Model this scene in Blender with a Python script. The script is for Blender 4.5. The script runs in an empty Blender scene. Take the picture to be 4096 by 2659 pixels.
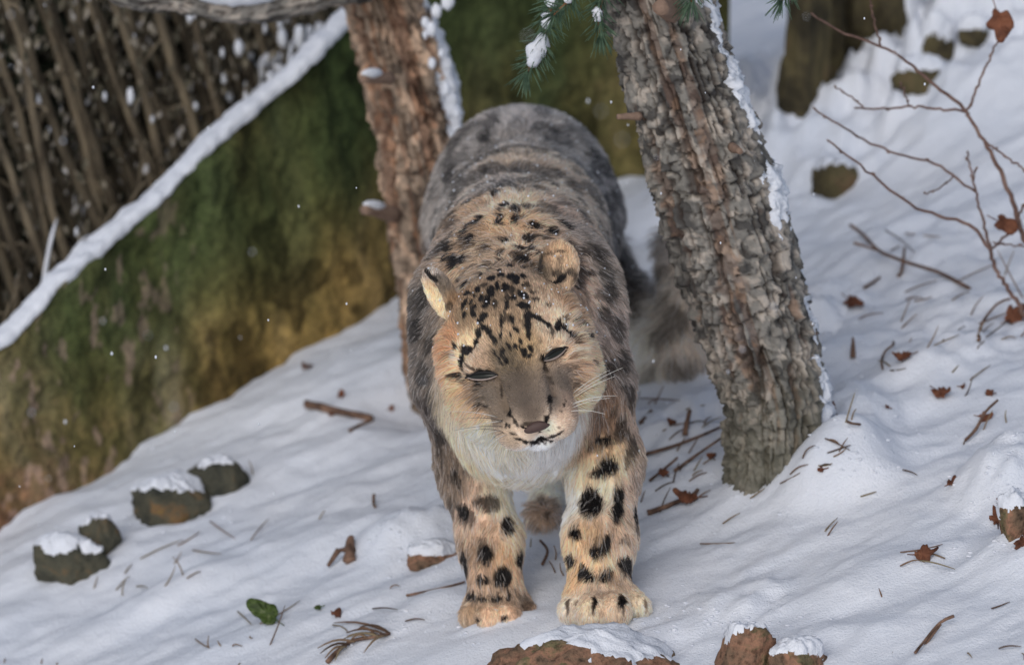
import bpy, bmesh, math, random
import numpy as np
from mathutils import Vector, Matrix
from mathutils.bvhtree import BVHTree

SC = bpy.context.scene
COL = SC.collection
R = math.radians

# ------------------------------------------------------------------ camera
PITCH = R(16.0)
FPX = 18200.0                      # focal length in photograph pixels (4096 wide)
CAM = np.array([-0.0508, -6.605, 2.362])
cam_d = bpy.data.cameras.new('camera')
cam_o = bpy.data.objects.new('camera', cam_d)
COL.objects.link(cam_o)
cam_o.location = CAM
cam_o.rotation_euler = (math.pi / 2 - PITCH, 0, 0)
cam_d.sensor_width = 36.0
cam_d.lens = 36.0 * FPX / 4096.0
cam_d.clip_start = 0.1
cam_d.clip_end = 500.0
cam_d.dof.use_dof = True
cam_d.dof.focus_distance = 6.75
cam_d.dof.aperture_fstop = 3.3
SC.camera = cam_o

# ------------------------------------------------------------------ sky, sun, exposure
SUN_EL, SUN_AZ = R(33), R(198)
w = bpy.data.worlds.new('World')
SC.world = w
w.use_nodes = True
nt = w.node_tree
nt.nodes.clear()
sky = nt.nodes.new('ShaderNodeTexSky')
sky.sky_type = 'NISHITA'
sky.sun_disc = False
sky.sun_elevation = SUN_EL
sky.sun_rotation = SUN_AZ
sky.air_density = 1.0
sky.dust_density = 1.5
sky.ozone_density = 1.0
hs = nt.nodes.new('ShaderNodeHueSaturation')       # overcast: cloud takes most of the blue out
hs.inputs['Saturation'].default_value = 0.75
bg = nt.nodes.new('ShaderNodeBackground')
bg.inputs['Strength'].default_value = 0.10
out = nt.nodes.new('ShaderNodeOutputWorld')
nt.links.new(sky.outputs[0], hs.inputs['Color'])
nt.links.new(hs.outputs[0], bg.inputs['Color'])
nt.links.new(bg.outputs[0], out.inputs['Surface'])
sun_d = bpy.data.lights.new('sun', 'SUN')
sun_d.energy = 1.25
sun_d.angle = R(60)
sun_d.color = (1.0, 0.985, 0.975)
sun_o = bpy.data.objects.new('sun', sun_d)
COL.objects.link(sun_o)
# direction towards the sun: azimuth measured clockwise from +Y, as the sky node does
sd = Vector((math.sin(SUN_AZ) * math.cos(SUN_EL), math.cos(SUN_AZ) * math.cos(SUN_EL), math.sin(SUN_EL)))
sun_o.rotation_euler = sd.to_track_quat('Z', 'Y').to_euler()
sun_o.location = (0, 0, 6)
SC.view_settings.view_transform = 'Standard'
SC.view_settings.look = 'None'
SC.view_settings.exposure = 0.06
SC.view_settings.gamma = 1.0
SC.cycles.use_denoising = True
SC.cycles.denoising_prefilter = 'ACCURATE'
SC.cycles.max_bounces = 10
SC.cycles.diffuse_bounces = 4
SC.cycles.glossy_bounces = 6
SC.cycles.transmission_bounces = 8

# ------------------------------------------------------------------ helpers
rng = np.random.default_rng(11)
random.seed(5)
AX_D = np.array([0, math.cos(PITCH), -math.sin(PITCH)])
AX_R = np.array([1.0, 0, 0])
AX_U = np.array([0, math.sin(PITCH), math.cos(PITCH)])


def ray(u, v):
    d = AX_D + AX_R * (u - 2048.0) / FPX - AX_U * (v - 1329.5) / FPX
    return d / np.linalg.norm(d)


def PX(u, v, y):
    """the point on the line of sight through photo pixel (u, v) that lies at world depth y"""
    d = ray(u, v)
    return CAM + d * ((y - CAM[1]) / d[1])


def px_m(p):
    """metres that one photo pixel covers at point p"""
    return float(np.dot(np.asarray(p) - CAM, AX_D)) / FPX


def project(P):
    q = np.asarray(P) - CAM
    dep = q @ AX_D
    return np.stack([2048 + FPX * (q @ AX_R) / dep, 1329.5 - FPX * (q @ AX_U) / dep], -1)


def lin(r, g, b):
    f = lambda c: (c / 255.0) / 12.92 if c <= 10 else (((c / 255.0) + 0.055) / 1.055) ** 2.4
    return (f(r), f(g), f(b))


# smooth value noise (numpy), any dimension 2 or 3
def _hash(ix, iy, iz, seed):
    h = (ix * 374761393 + iy * 668265263 + iz * 2147483647 + seed * 974634777) & 0xFFFFFFFF
    h = ((h ^ (h >> 13)) * 1274126177) & 0xFFFFFFFF
    return ((h ^ (h >> 16)) & 0xFFFF) / 32767.5 - 1.0


def vnoise(p, seed=0):
    p = np.asarray(p, dtype=np.float64)
    if p.shape[-1] == 2:
        p = np.concatenate([p, np.zeros(p.shape[:-1] + (1,))], -1)
    i = np.floor(p).astype(np.int64)
    f = p - i
    f = f * f * (3 - 2 * f)
    r = 0
    for dx in (0, 1):
        wx = f[..., 0] if dx else 1 - f[..., 0]
        for dy in (0, 1):
            wy = f[..., 1] if dy else 1 - f[..., 1]
            for dz in (0, 1):
                wz = f[..., 2] if dz else 1 - f[..., 2]
                r = r + wx * wy * wz * _hash(i[..., 0] + dx, i[..., 1] + dy, i[..., 2] + dz, seed)
    return r


def fbm(p, seed=0, octs=4, gain=0.5, lac=2.03):
    p = np.asarray(p, dtype=np.float64)
    a, r, tot = 1.0, 0, 0
    for o in range(octs):
        r = r + a * vnoise(p, seed + o * 17)
        tot += a
        a *= gain
        p = p * lac + 3.7
    return r / tot


def smooth01(x):
    x = np.clip(x, 0, 1)
    return x * x * (3 - 2 * x)


def set_props(o, label=None, cat=None, group=None, kind=None):
    if label: o['label'] = label
    if cat: o['category'] = cat
    if group: o['group'] = group
    if kind: o['kind'] = kind
    return o


def mesh_obj(name, verts, faces, mats, parent=None, smooth=True, mat_idx=None):
    me = bpy.data.meshes.new(name)
    me.from_pydata([tuple(map(float, v)) for v in verts], [], [tuple(map(int, f)) for f in faces])
    if not isinstance(mats, (list, tuple)): mats = [mats]
    for m in mats: me.materials.append(m)
    if mat_idx is not None: me.polygons.foreach_set('material_index', np.asarray(mat_idx, np.int32))
    if smooth: me.polygons.foreach_set('use_smooth', [True] * len(me.polygons))
    me.update()
    o = bpy.data.objects.new(name, me)
    COL.objects.link(o)
    if parent is not None:
        o.parent = parent
        o.matrix_parent_inverse = Matrix.Translation(parent.location).inverted()
    return o


def empty(name, loc):
    o = bpy.data.objects.new(name, None)
    COL.objects.link(o)
    o.location = [float(c) for c in loc]
    o.empty_display_size = 0.05
    return o


def quad_mesh(name, V, Q, mats, parent=None):
    """fast path: numpy vertices and quads"""
    me = bpy.data.meshes.new(name)
    me.vertices.add(len(V))
    me.vertices.foreach_set('co', np.asarray(V, np.float32).ravel())
    me.loops.add(len(Q) * 4)
    me.loops.foreach_set('vertex_index', np.asarray(Q, np.int32).ravel())
    me.polygons.add(len(Q))
    me.polygons.foreach_set('loop_start', np.arange(0, len(Q) * 4, 4, dtype=np.int32))
    me.polygons.foreach_set('use_smooth', np.ones(len(Q), bool))
    if not isinstance(mats, (list, tuple)): mats = [mats]
    for m in mats: me.materials.append(m)
    me.update(calc_edges=True)
    me.validate()
    o = bpy.data.objects.new(name, me)
    COL.objects.link(o)
    if parent is not None:
        o.parent = parent
        o.matrix_parent_inverse = Matrix.Translation(parent.location).inverted()
    return o


def tube_geo(pts, rad, n=8, cap=True, noise=0.0, seed=0):
    """a tapered tube along a polyline"""
    pts = np.asarray(pts, float)
    rad = np.broadcast_to(np.asarray(rad, float), (len(pts),))
    T = np.gradient(pts, axis=0)
    T /= np.linalg.norm(T, axis=1)[:, None] + 1e-9
    ref = np.array([0.13, 0.2, 1.0]) if abs(T[0, 2]) < 0.8 else np.array([1.0, 0.1, 0.2])
    V, F = [], []
    N = np.cross(T[0], ref); N /= np.linalg.norm(N)
    for i in range(len(pts)):
        N = N - T[i] * (N @ T[i]); N /= np.linalg.norm(N) + 1e-9
        B = np.cross(T[i], N)
        for k in range(n):
            a = 2 * math.pi * k / n
            rr = rad[i]
            if noise: rr *= 1 + noise * float(vnoise(np.array([i * 0.7, math.cos(a) * 1.5 + seed, math.sin(a) * 1.5]), seed))
            V.append(pts[i] + rr * (math.cos(a) * N + math.sin(a) * B))
    for i in range(len(pts) - 1):
        for k in range(n):
            a, b = i * n + k, i * n + (k + 1) % n
            F.append((a, b, b + n, a + n))
    if cap:
        F.append(tuple(range(n - 1, -1, -1)))
        F.append(tuple(range((len(pts) - 1) * n, len(pts) * n)))
    return V, F


class Geo:
    def __init__(s): s.V, s.F = [], []
    def add(s, V, F):
        o = len(s.V)
        s.V.extend(V)
        s.F.extend([tuple(i + o for i in f) for f in F])
        return s


def mat(name, color=(0.5, 0.5, 0.5), rough=0.8, spec=0.2):
    m = bpy.data.materials.new(name)
    m.use_nodes = True
    b = m.node_tree.nodes['Principled BSDF']
    b.inputs['Base Color'].default_value = (*color, 1)
    b.inputs['Roughness'].default_value = rough
    b.inputs['Specular IOR Level'].default_value = spec
    return m, m.node_tree, b


def N_(nt, typ, **kw):
    n = nt.nodes.new(typ)
    for k, v in kw.items():
        if k in n.inputs: n.inputs[k].default_value = v
        else: setattr(n, k, v)
    return n


def ramp(nt, fac, stops):
    n = nt.nodes.new('ShaderNodeValToRGB')
    cr = n.color_ramp
    while len(cr.elements) < len(stops): cr.elements.new(0.5)
    for e, (p, c) in zip(cr.elements, stops):
        e.position = p
        e.color = (*c, 1) if len(c) == 3 else c
    nt.links.new(fac, n.inputs['Fac'])
    return n


def noise_n(nt, scale, detail=4, rough=0.55, vec=None, dist=0.0):
    n = nt.nodes.new('ShaderNodeTexNoise')
    n.inputs['Scale'].default_value = scale
    n.inputs['Detail'].default_value = detail
    n.inputs['Roughness'].default_value = rough
    n.inputs['Distortion'].default_value = dist
    if vec is not None: nt.links.new(vec, n.inputs['Vector'])
    return n


def mixc(nt, fac, a, b, mode='MIX'):
    n = nt.nodes.new('ShaderNodeMix')
    n.data_type = 'RGBA'
    n.blend_type = mode
    for sock, v in ((n.inputs[0], fac), (n.inputs[6], a), (n.inputs[7], b)):
        if isinstance(v, (int, float)): sock.default_value = v
        elif isinstance(v, (tuple, list)): sock.default_value = (*v, 1) if len(v) == 3 else v
        else: nt.links.new(v, sock)
    return n.outputs[2]


def bump(nt, bsdf, height, strength=0.4, dist=0.01):
    n = nt.nodes.new('ShaderNodeBump')
    n.inputs['Strength'].default_value = strength
    n.inputs['Distance'].default_value = dist
    nt.links.new(height, n.inputs['Height'])
    nt.links.new(n.outputs[0], bsdf.inputs['Normal'])
    return n


def texco(nt, kind='Object'):
    return nt.nodes.new('ShaderNodeTexCoord').outputs[kind]


def mapping(nt, vec, scale=(1, 1, 1), rot=(0, 0, 0)):
    n = nt.nodes.new('ShaderNodeMapping')
    n.inputs['Scale'].default_value = scale
    n.inputs['Rotation'].default_value = rot
    nt.links.new(vec, n.inputs['Vector'])
    return n.outputs[0]


# a signed distance field on a grid -> one continuous quad surface
def surface_nets(D, org, h):
    S = D < 0
    nx, ny, nz = D.shape
    cs = [S[dx:nx - 1 + dx, dy:ny - 1 + dy, dz:nz - 1 + dz] for dx in (0, 1) for dy in (0, 1) for dz in (0, 1)]
    anyb = np.zeros(cs[0].shape, bool); allb = np.ones(cs[0].shape, bool)
    for c in cs: anyb |= c; allb &= c
    idx = np.argwhere(anyb & ~allb)
    offs = np.array([(dx, dy, dz) for dx in (0, 1) for dy in (0, 1) for dz in (0, 1)])
    vals = [D[idx[:, 0] + o[0], idx[:, 1] + o[1], idx[:, 2] + o[2]] for o in offs]
    pos = np.zeros((len(idx), 3)); cnt = np.zeros(len(idx))
    for a in range(8):
        for b in range(a + 1, 8):
            if np.abs(offs[a] - offs[b]).sum() != 1: continue
            x = (vals[a] < 0) != (vals[b] < 0)
            t = vals[a][x] / (vals[a][x] - vals[b][x])
            pos[x] += offs[a] + t[:, None] * (offs[b] - offs[a]); cnt[x] += 1
    V = org + h * (idx + pos / cnt[:, None])
    vid = -np.ones((nx - 1, ny - 1, nz - 1), np.int64)
    vid[idx[:, 0], idx[:, 1], idx[:, 2]] = np.arange(len(idx))
    Q = []
    for ax in range(3):
        sl0 = [slice(1, n - 1) for n in D.shape]; sl1 = list(sl0)
        sl0[ax] = slice(0, D.shape[ax] - 1); sl1[ax] = slice(1, D.shape[ax])
        A, B = S[tuple(sl0)], S[tuple(sl1)]
        e = np.argwhere(A != B)
        inside = A[e[:, 0], e[:, 1], e[:, 2]]
        off = np.array([1, 1, 1]); off[ax] = 0
        e = e + off
        b, c = [(1, 2), (2, 0), (0, 1)][ax]
        def g(db, dc):
            k = e.copy(); k[:, b] -= db; k[:, c] -= dc
            return vid[k[:, 0], k[:, 1], k[:, 2]]
        q = np.stack([g(1, 1), g(0, 1), g(0, 0), g(1, 0)], 1)
        q[~inside] = q[~inside][:, ::-1]
        Q.append(q)
    Q = np.concatenate(Q)
    Q = Q[(Q >= 0).all(1)]
    return V, Q


class Field:
    """smooth union of rounded cones and ellipsoids on a voxel grid"""
    def __init__(s, lo, hi, h):
        s.h = h; s.lo = np.array(lo, float)
        s.n = np.ceil((np.array(hi) - s.lo) / h).astype(int) + 1
        s.D = np.full(tuple(s.n), 0.2, np.float32)
        s.id = np.zeros(tuple(s.n), np.int16); s.best = np.full(tuple(s.n), 9.0, np.float32)
    def _box(s, lo, hi):
        a = np.clip(np.floor((lo - s.lo) / s.h).astype(int), 0, s.n); b = np.clip(np.ceil((hi - s.lo) / s.h).astype(int) + 1, 0, s.n)
        if (b <= a).any(): return None, None
        sl = tuple(slice(p, q) for p, q in zip(a, b))
        g = np.meshgrid(*[s.lo[k] + s.h * np.arange(a[k], b[k]) for k in range(3)], indexing='ij')
        return sl, np.stack(g, -1).astype(np.float32)
    def _put(s, sl, d, k, pid, sub):
        D = s.D[sl]
        if sub:
            hh = np.clip(0.5 - 0.5 * (D + d) / k, 0, 1)
            s.D[sl] = D * (1 - hh) + (-d) * hh + k * hh * (1 - hh)
            return
        hh = np.clip(0.5 + 0.5 * (d - D) / k, 0, 1)
        s.D[sl] = d * (1 - hh) + D * hh - k * hh * (1 - hh)
        bt = s.best[sl]; m = d < bt
        bt[m] = d[m]; s.id[sl][m] = pid
    def cone(s, a, b, ra, rb, k=0.03, pid=0, sub=False):
        a, b = np.asarray(a, float), np.asarray(b, float)
        m = max(ra, rb) + k + 2 * s.h
        sl, P = s._box(np.minimum(a, b) - m, np.maximum(a, b) + m)
        if sl is None: return
        ab = b - a; L2 = float(ab @ ab) + 1e-12
        t = np.clip(((P - a) @ ab) / L2, 0, 1)
        d = np.linalg.norm(P - a - t[..., None] * ab, axis=-1) - (ra + (rb - ra) * t)
        s._put(sl, d.astype(np.float32), k, pid, sub)
    def ell(s, c, r, fr=None, k=0.03, pid=0, sub=False):
        c = np.asarray(c, float); r = np.asarray(r, float)
        m = r.max() + k + 2 * s.h
        sl, P = s._box(c - m, c + m)
        if sl is None: return
        q = P - c
        if fr is not None: q = q @ np.asarray(fr, float).T
        k0 = np.linalg.norm(q / r, axis=-1); k1 = np.linalg.norm(q / (r * r), axis=-1)
        d = k0 * (k0 - 1.0) / np.maximum(k1, 1e-6)
        s._put(sl, d.astype(np.float32), k, pid, sub)
# ------------------------------------------------------------------ the snow slope (height function)
SLX, SLY = 0.28, 0.10


def ground_base(x, y):
    xs = np.where(x > 1.6, 1.6 + np.tanh((x - 1.6) / 2.0) * 1.2, np.where(x < -1.4, -1.4 - np.tanh((-1.4 - x) / 2.0) * 0.8, x))
    ys = np.where(y > 5, 5 + np.tanh((y - 5) / 20.0) * 12.0, np.where(y < -1.2, -1.2, y))
    return SLX * xs + SLY * ys


def ground_hit(u, v):
    d = ray(u, v)
    t = 3.0
    for _ in range(25):
        p = CAM + d * t
        e = p[2] - float(ground(np.array(p[0]), np.array(p[1])))
        t += e / max(1e-3, (-d[2] + 0.05)) * 0.8
    return CAM + d * t


LUMPY = []          # (x, y, radius, height, frequency): crusty, broken snow
BUMPS = []          # (x, y, rx, ry, rot, height, sharp): drifts and hollows


def ground(x, y):
    x = np.asarray(x, float); y = np.asarray(y, float)
    z = ground_base(x, y)
    c, s = math.cos(-0.35), math.sin(-0.35)
    xr, yr = x * c - y * s, x * s + y * c
    P = np.stack([xr, yr], -1)
    near = 1 / (1 + (np.hypot(x, y - 1) / 6) ** 2)
    near = near * (1 - .9 * np.exp(-(((x - .0) / .26) ** 2 + ((y + .0) / .20) ** 2) ** 2))
    z = z + (0.030 * fbm(P * np.array([1.6, 3.2]), 3, 3) + 0.018 * fbm(P * np.array([5.0, 13.0]), 9, 3) + 0.0048 * fbm(P * np.array([26., 44.]), 19, 4)) * near
    for (lx, ly, lr, lh, lf) in LUMPY:
        m_ = np.exp(-(((x - lx) ** 2 + (y - ly) ** 2) / lr ** 2) ** 2)
        if np.any(m_ > 1e-3): z = z + lh * m_ * fbm(np.stack([x, y], -1) * lf, 77, 4)
    for (bx, by, rx, ry, ro, h, sh) in BUMPS:
        dx, dy = x - bx, y - by
        cc, ss = math.cos(ro), math.sin(ro)
        q = ((dx * cc + dy * ss) / rx) ** 2 + ((-dx * ss + dy * cc) / ry) ** 2
        z = z + h * np.exp(-q ** sh)
    return z
# drifts, hollows and lumps, placed where the photograph shows them
_b = []
for (u, v, rx, ry, ro, h, sh) in [
    (1620, 2150, .085, .055, .1, .038, 1.6), (1500, 2120, .05, .05, 0, .012, 1.2),
    (2960, 2440, .075, .05, .3, .022, 1.3), (2640, 2560, .06, .035, 0, .018, 1.3), (2420, 2532, .075, .018, 0, .013, 1.4), (1990, 2502, .065, .016, 0, .013, 1.4), (2400, 2440, .07, .06, 0, .014, 1.6), (3250, 2560, .06, .04, 0, .016, 1.3), (1900, 2590, .10, .05, .2, .012, 1.2),
    (4040, 1930, .075, .10, .2, .060, 1.8), (4080, 2260, .07, .08, 0, .035, 1.5), (3240, 1250, .05, .06, .4, .030, 1.6), (3350, 1420, .06, .05, .3, .022, 1.4), (3420, 1840, .07, .05, .4, .020, 1.4),
    (3560, 1530, .10, .05, .3, .014, 1.2), (3750, 1420, .09, .06, .3, .022, 1.3), (2750, 1640, .09, .05, .5, .018, 1.3), (2620, 2000, .08, .05, .3, .012, 1.2), (2560, 1780, .06, .05, .3, .014, 1.3),
    (3200, 1930, .13, .09, .3, .034, 1.5), (2930, 1990, .06, .05, 0, .012, 1.3), (520, 2120, .16, .07, .3, .012, 1.2), (900, 2300, .2, .06, .3, .010, 1.2), (500, 2480, .2, .05, .3, .014, 1.2), (1900, 2310, .05, .04, 0, -.008, 1.1),
    (4000, 230, .36, .45, .2, .16, 1.8), (1760, 1560, .13, .10, 0, -.055, 1.5), (3370, 1700, .075, .10, .5, .045, 1.8), (3350, 1940, .085, .075, .2, .065, 1.7), (3350, 600, .16, .10, .3, .030, 1.4), (3150, 640, .10, .07, .3, .035, 1.5), (2600, 800, .15, .1, .3, .015, 1.2),
    (4050, 700, .2, .2, 0, .02, 1.2), (3600, 2250, .2, .06, .3, .010, 1.2), (3850, 2480, .2, .06, .2, .010, 1.2)]:
    p = ground_hit(u, v)
    _b.append((p[0], p[1], rx, ry, ro, h, sh))
_l = []
for (u, v, lr, lh, lf) in [(3800, 200, .42, .17, 17), (3200, 640, .24, .050, 18), (3300, 1250, .12, .035, 30), (3350, 1750, .12, .018, 34), (2700, 1700, .15, .022, 24), (3620, 960, .25, .014, 22), (2900, 2430, .12, .012, 36), (4050, 1950, .12, .018, 34), (1700, 2150, .10, .010, 36), (2560, 850, .3, .02, 14), (3900, 1300, .2, .02, 24)]:
    p = ground_hit(u, v)
    _l.append((p[0], p[1], lr, lh, lf))
BUMPS += _b
LUMPY += _l

m_snow, t_, b_ = mat('snow', (.78, .80, .84), .65, .2)
tc_ = texco(t_)
n1 = noise_n(t_, 260, 3, .6, tc_)
n2 = noise_n(t_, 40, 4, .6, tc_)
ad = N_(t_, 'ShaderNodeMath', operation='MULTIPLY_ADD')
t_.links.new(n2.outputs[0], ad.inputs[0]); ad.inputs[1].default_value = 1.6; t_.links.new(n1.outputs[0], ad.inputs[2])
bump(t_, b_, ad.outputs[0], .55, .004)
n3 = noise_n(t_, 3.5, 4, .55, tc_)
cr = ramp(t_, n3.outputs[0], [(.35, (.68, .715, .79)), (.65, (.76, .78, .835))])
t_.links.new(cr.outputs[0], b_.inputs['Base Color'])
b_.inputs['Subsurface Weight'].default_value = 0.0


def axis(lo, hi, d, outlo, outhi):
    a = np.arange(lo, hi + d / 2, d)
    def ext(s, e):
        r, st, x = [], d, s
        while abs(x - s) < abs(e - s):
            st *= 1.22
            x += st * np.sign(e - s)
            r.append(x)
        return r
    return np.array(ext(lo, outlo)[::-1] + a.tolist() + ext(hi, outhi))


gx = axis(-1.25, 1.6, .0075, -40, 40)
gy = axis(-.5, 4.3, .011, -12, 60)
X, Y = np.meshgrid(gx, gy, indexing='ij')
Z = ground(X, Y)
ii = np.arange(X.size).reshape(X.shape)
QQ = np.stack([ii[:-1, :-1], ii[1:, :-1], ii[1:, 1:], ii[:-1, 1:]], -1).reshape(-1, 4)
gr = quad_mesh('ground', np.stack([X, Y, Z], -1).reshape(-1, 3), QQ, m_snow)
gr['kind'] = 'structure'
bvh_g = BVHTree.FromPolygons([Vector(v) for v in np.stack([X, Y, Z], -1).reshape(-1, 3)], [tuple(q) for q in QQ.tolist()])


def ground_hit(u, v):
    h = bvh_g.ray_cast(Vector(CAM), Vector(ray(u, v)))
    return np.array(h[0])



def color_attr(o, name, col):
    a = o.data.color_attributes.new(name, 'FLOAT_COLOR', 'POINT')
    a.data.foreach_set('color', np.concatenate([np.clip(col, 0, 1), np.ones((len(col), 1))], 1).astype(np.float32).ravel())


def grid_quads(n, m, wrap=False):
    i = np.arange(n * m).reshape(n, m)
    if wrap: i = np.concatenate([i, i[:, :1]], 1)
    return np.stack([i[:-1, :-1], i[:-1, 1:], i[1:, 1:], i[1:, :-1]], -1).reshape(-1, 4)


def snow_lump(c, r, seed=0, amp=.18, nu=16, nv=10, squash=1.0):
    """vertices and quads of one soft lump of snow"""
    a = np.linspace(0, 2 * np.pi, nu, endpoint=False); e = np.linspace(-np.pi / 2 + .12, np.pi / 2 - .12, nv)
    E_, A_ = np.meshgrid(e, a, indexing='ij')
    d = np.stack([np.cos(E_) * np.cos(A_), np.cos(E_) * np.sin(A_), np.sin(E_)], -1)
    k = 1 + amp * fbm(d * 2.1 + seed * 3.3, seed, 3)
    P = np.asarray(c) + d * k[..., None] * np.asarray(r)
    V = P.reshape(-1, 3)
    F = [tuple(q) for q in grid_quads(nv, nu, True)[:, [0, 3, 2, 1]]]
    F.append(tuple(range(nu))); F.append(tuple(range((nv - 1) * nu, nv * nu))[::-1])
    return list(V), F
# ------------------------------------------------------------------ the mossy rock wall behind
WB = np.array([(-900, 2690), (0, 2134), (310, 1962), (585, 1790), (860, 1635), (964, 1583), (1101, 1480), (1205, 1403), (1428, 1325), (1583, 1187), (1800, 1060), (2100, 900), (2460, 715), (2590, 690), (2760, 655), (2900, 640)], float)
wb3 = np.array([ground_hit(u, v) for u, v in WB])
wu = np.linspace(-880, 2780, 540)
bx, by = np.interp(wu, WB[:, 0], wb3[:, 0]), np.interp(wu, WB[:, 0], wb3[:, 1])
kern = np.hanning(81); kern /= kern.sum()
pad = lambda a: np.concatenate([np.linspace(a[0] - 40 * (a[1] - a[0]), a[0] - (a[1] - a[0]), 40), a, np.linspace(a[-1] + (a[-1] - a[-2]), a[-1] + 40 * (a[-1] - a[-2]), 40)])
bxs, bys = np.convolve(pad(bx), kern, 'valid'), np.convolve(pad(by), kern, 'valid')
bzs = ground(bxs, bys)
tz = np.array([PX(u, 1455 - .906 * u + 5 * math.sin(u * .013), y + .05)[2] for u, y in zip(wu, bys)])
tz = np.minimum(tz, bzs + 1.25 + .12 * np.array([float(vnoise(np.array([u * .01, 2.0]), 3)) for u in wu]))
nrm = np.stack([np.gradient(bys), -np.gradient(bxs)], -1)
nrm /= np.linalg.norm(nrm, axis=1)[:, None]
NF, NT, NB = 120, 6, 6
rows = []
for i in range(NF):
    t = i / (NF - 1)
    rows.append((-.06 * t, -.10 + t * 1.0, t))
P = []
hh = tz - bzs
for i in range(NF):
    t = i / (NF - 1)
    z = bzs - .10 + (hh + .10) * t
    off = -.07 * t - .02 * max(0, t - .95) * 20 * .5
    P.append(np.stack([bxs + nrm[:, 0] * off, bys + nrm[:, 1] * off, z], -1))
for i in range(1, NT + 1):
    t = i / NT
    off = -.075 - .030 * t
    P.append(np.stack([bxs + nrm[:, 0] * off, bys + nrm[:, 1] * off, tz + .004 * math.sin(t * 3.1)], -1))
for i in range(1, NB + 1):
    t = i / NB
    P.append(np.stack([bxs + nrm[:, 0] * -.105, bys + nrm[:, 1] * -.105, tz + (bzs - .1 - tz) * t], -1))
P = np.array(P)
N3 = np.concatenate([nrm, np.zeros((len(nrm), 1))], 1)[None]
f_ = np.zeros(P.shape[:2]); f_[:NF] = 1
dz = .030 * fbm(P * 4.5, 5, 4) + .016 * fbm(P * 16, 8, 3) + .005 * fbm(P * 60, 9, 2)
P = P + N3 * (dz * f_)[..., None]
m_rock, t_, b_ = mat('mossy_rock', rough=.92, spec=.15)
tc_ = texco(t_)
at = N_(t_, 'ShaderNodeAttribute', attribute_name='tint')
nc = noise_n(t_, 70, 4, .65, tc_)
fv = ramp(t_, nc.outputs[0], [(.3, (.62, .62, .62)), (.5, (1, 1, 1)), (.7, (1.3, 1.28, 1.2))])
t_.links.new(mixc(t_, 1.0, at.outputs['Color'], fv.outputs[0], 'MULTIPLY'), b_.inputs['Base Color'])
bump(t_, b_, nc.outputs[0], .6, .012)
# moss, ochre stain, bare grey stone and rusty earth, each with its own patches
ug = np.broadcast_to(wu[None], P.shape[:2]); tg = np.zeros(P.shape[:2]); tg[:NF] = np.linspace(0, 1, NF)[:, None]; tg[NF:] = 1
Sx = np.stack([P[..., 0] + P[..., 1], P[..., 2] * .42, P[..., 0] * .3], -1)
lo1, lo2, lo3 = fbm(Sx * 3.2, 61, 3), fbm(Sx * 4.1, 62, 3), fbm(Sx * 2.6, 63, 3)
md, hi_ = fbm(Sx * 14, 64, 4), fbm(P * 34, 65, 3)
W_ = {'green': 1.1 * smooth01(tg * 1.4 - .15) * smooth01((ug + 200) / 700) + .9 * lo1 + .5 * md, 'olive': .55 + .7 * lo2 - .3 * md, 'ochre': 1.0 * np.exp(-((ug - 1250) / 420) ** 2) * smooth01(1.15 - tg) + .7 * lo3 + .5 * md + .35 * smooth01((ug - 1750) / 300),
      'grey': .12 + .9 * fbm(Sx * 6, 66, 3) + .5 * md, 'rust': 1.25 * smooth01((700 - ug) / 800) * smooth01(1.1 - tg * 1.3) + .5 * lo2 + .5 * hi_}
PAL = {'green': (60, 72, 42), 'olive': (96, 92, 54), 'ochre': (146, 118, 68), 'grey': (118, 114, 102), 'rust': (116, 84, 66)}
ex = {k: np.exp(np.clip((v + .35 * hi_) * 4.0, -20, 20)) for k, v in W_.items()}
tot = sum(ex.values())
wc = sum(ex[k][..., None] * np.array(lin(*PAL[k])) for k in PAL) / tot[..., None] * 1.08
wc = wc * (1 + .60 * md + .45 * hi_ + .4 * fbm(Sx * 38, 69, 3))[..., None]
pinkm = smooth01((fbm(P * np.array([52., 52., 24.]), 67, 3) - .24) / .10) * smooth01((900 - ug) / 500 + .25)
wc = wc + (np.array(lin(178, 150, 142)) * 1.2 - wc) * (pinkm * .28)[..., None]
holes = smooth01((fbm(P * 12, 68, 3) - .30) / .1)
wc = wc * (1 - .55 * holes)[..., None]
wc = np.clip(wc, .004, .8)
wall = empty('rock_wall', (float(bxs[200]), float(bys[200]), float(bzs[200])))
set_props(wall, 'long mossy rock wall with a slanting snow-capped top edge', 'wall')
rf = quad_mesh('rock_face', P.reshape(-1, 3), grid_quads(P.shape[0], P.shape[1])[:, [0, 1, 2, 3]], m_rock, wall)
color_attr(rf, 'tint', wc.reshape(-1, 3))
# snow lying along the top edge
k_ = (wu > -850) & (wu < 2300)
S = []
ph = np.linspace(-.35, math.pi, 14)
for a in ph:
    off = -.082 + .024 * math.cos(a) * (1 + .18 * fbm(np.stack([wu * .012, wu * 0 + 1.0], -1), 21, 3))
    lump = 1 + .75 * fbm(np.stack([wu * .010, wu * 0 + a], -1), 23, 3)
    up = .009 * math.sin(a) * lump + (.004 if a > 0 else -.006)
    S.append(np.stack([bxs + nrm[:, 0] * off, bys + nrm[:, 1] * off, tz + up], -1)[k_])
S = np.array(S)
S = S + .006 * np.stack([fbm(S * 40, 51, 2), fbm(S * 40, 52, 2), fbm(S * 40, 53, 2)], -1)
quad_mesh('snow_cap', S.reshape(-1, 3), grid_quads(S.shape[0], S.shape[1]), m_snow, wall)


def yb_of(u): return float(np.interp(u, wu, bys))


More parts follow.
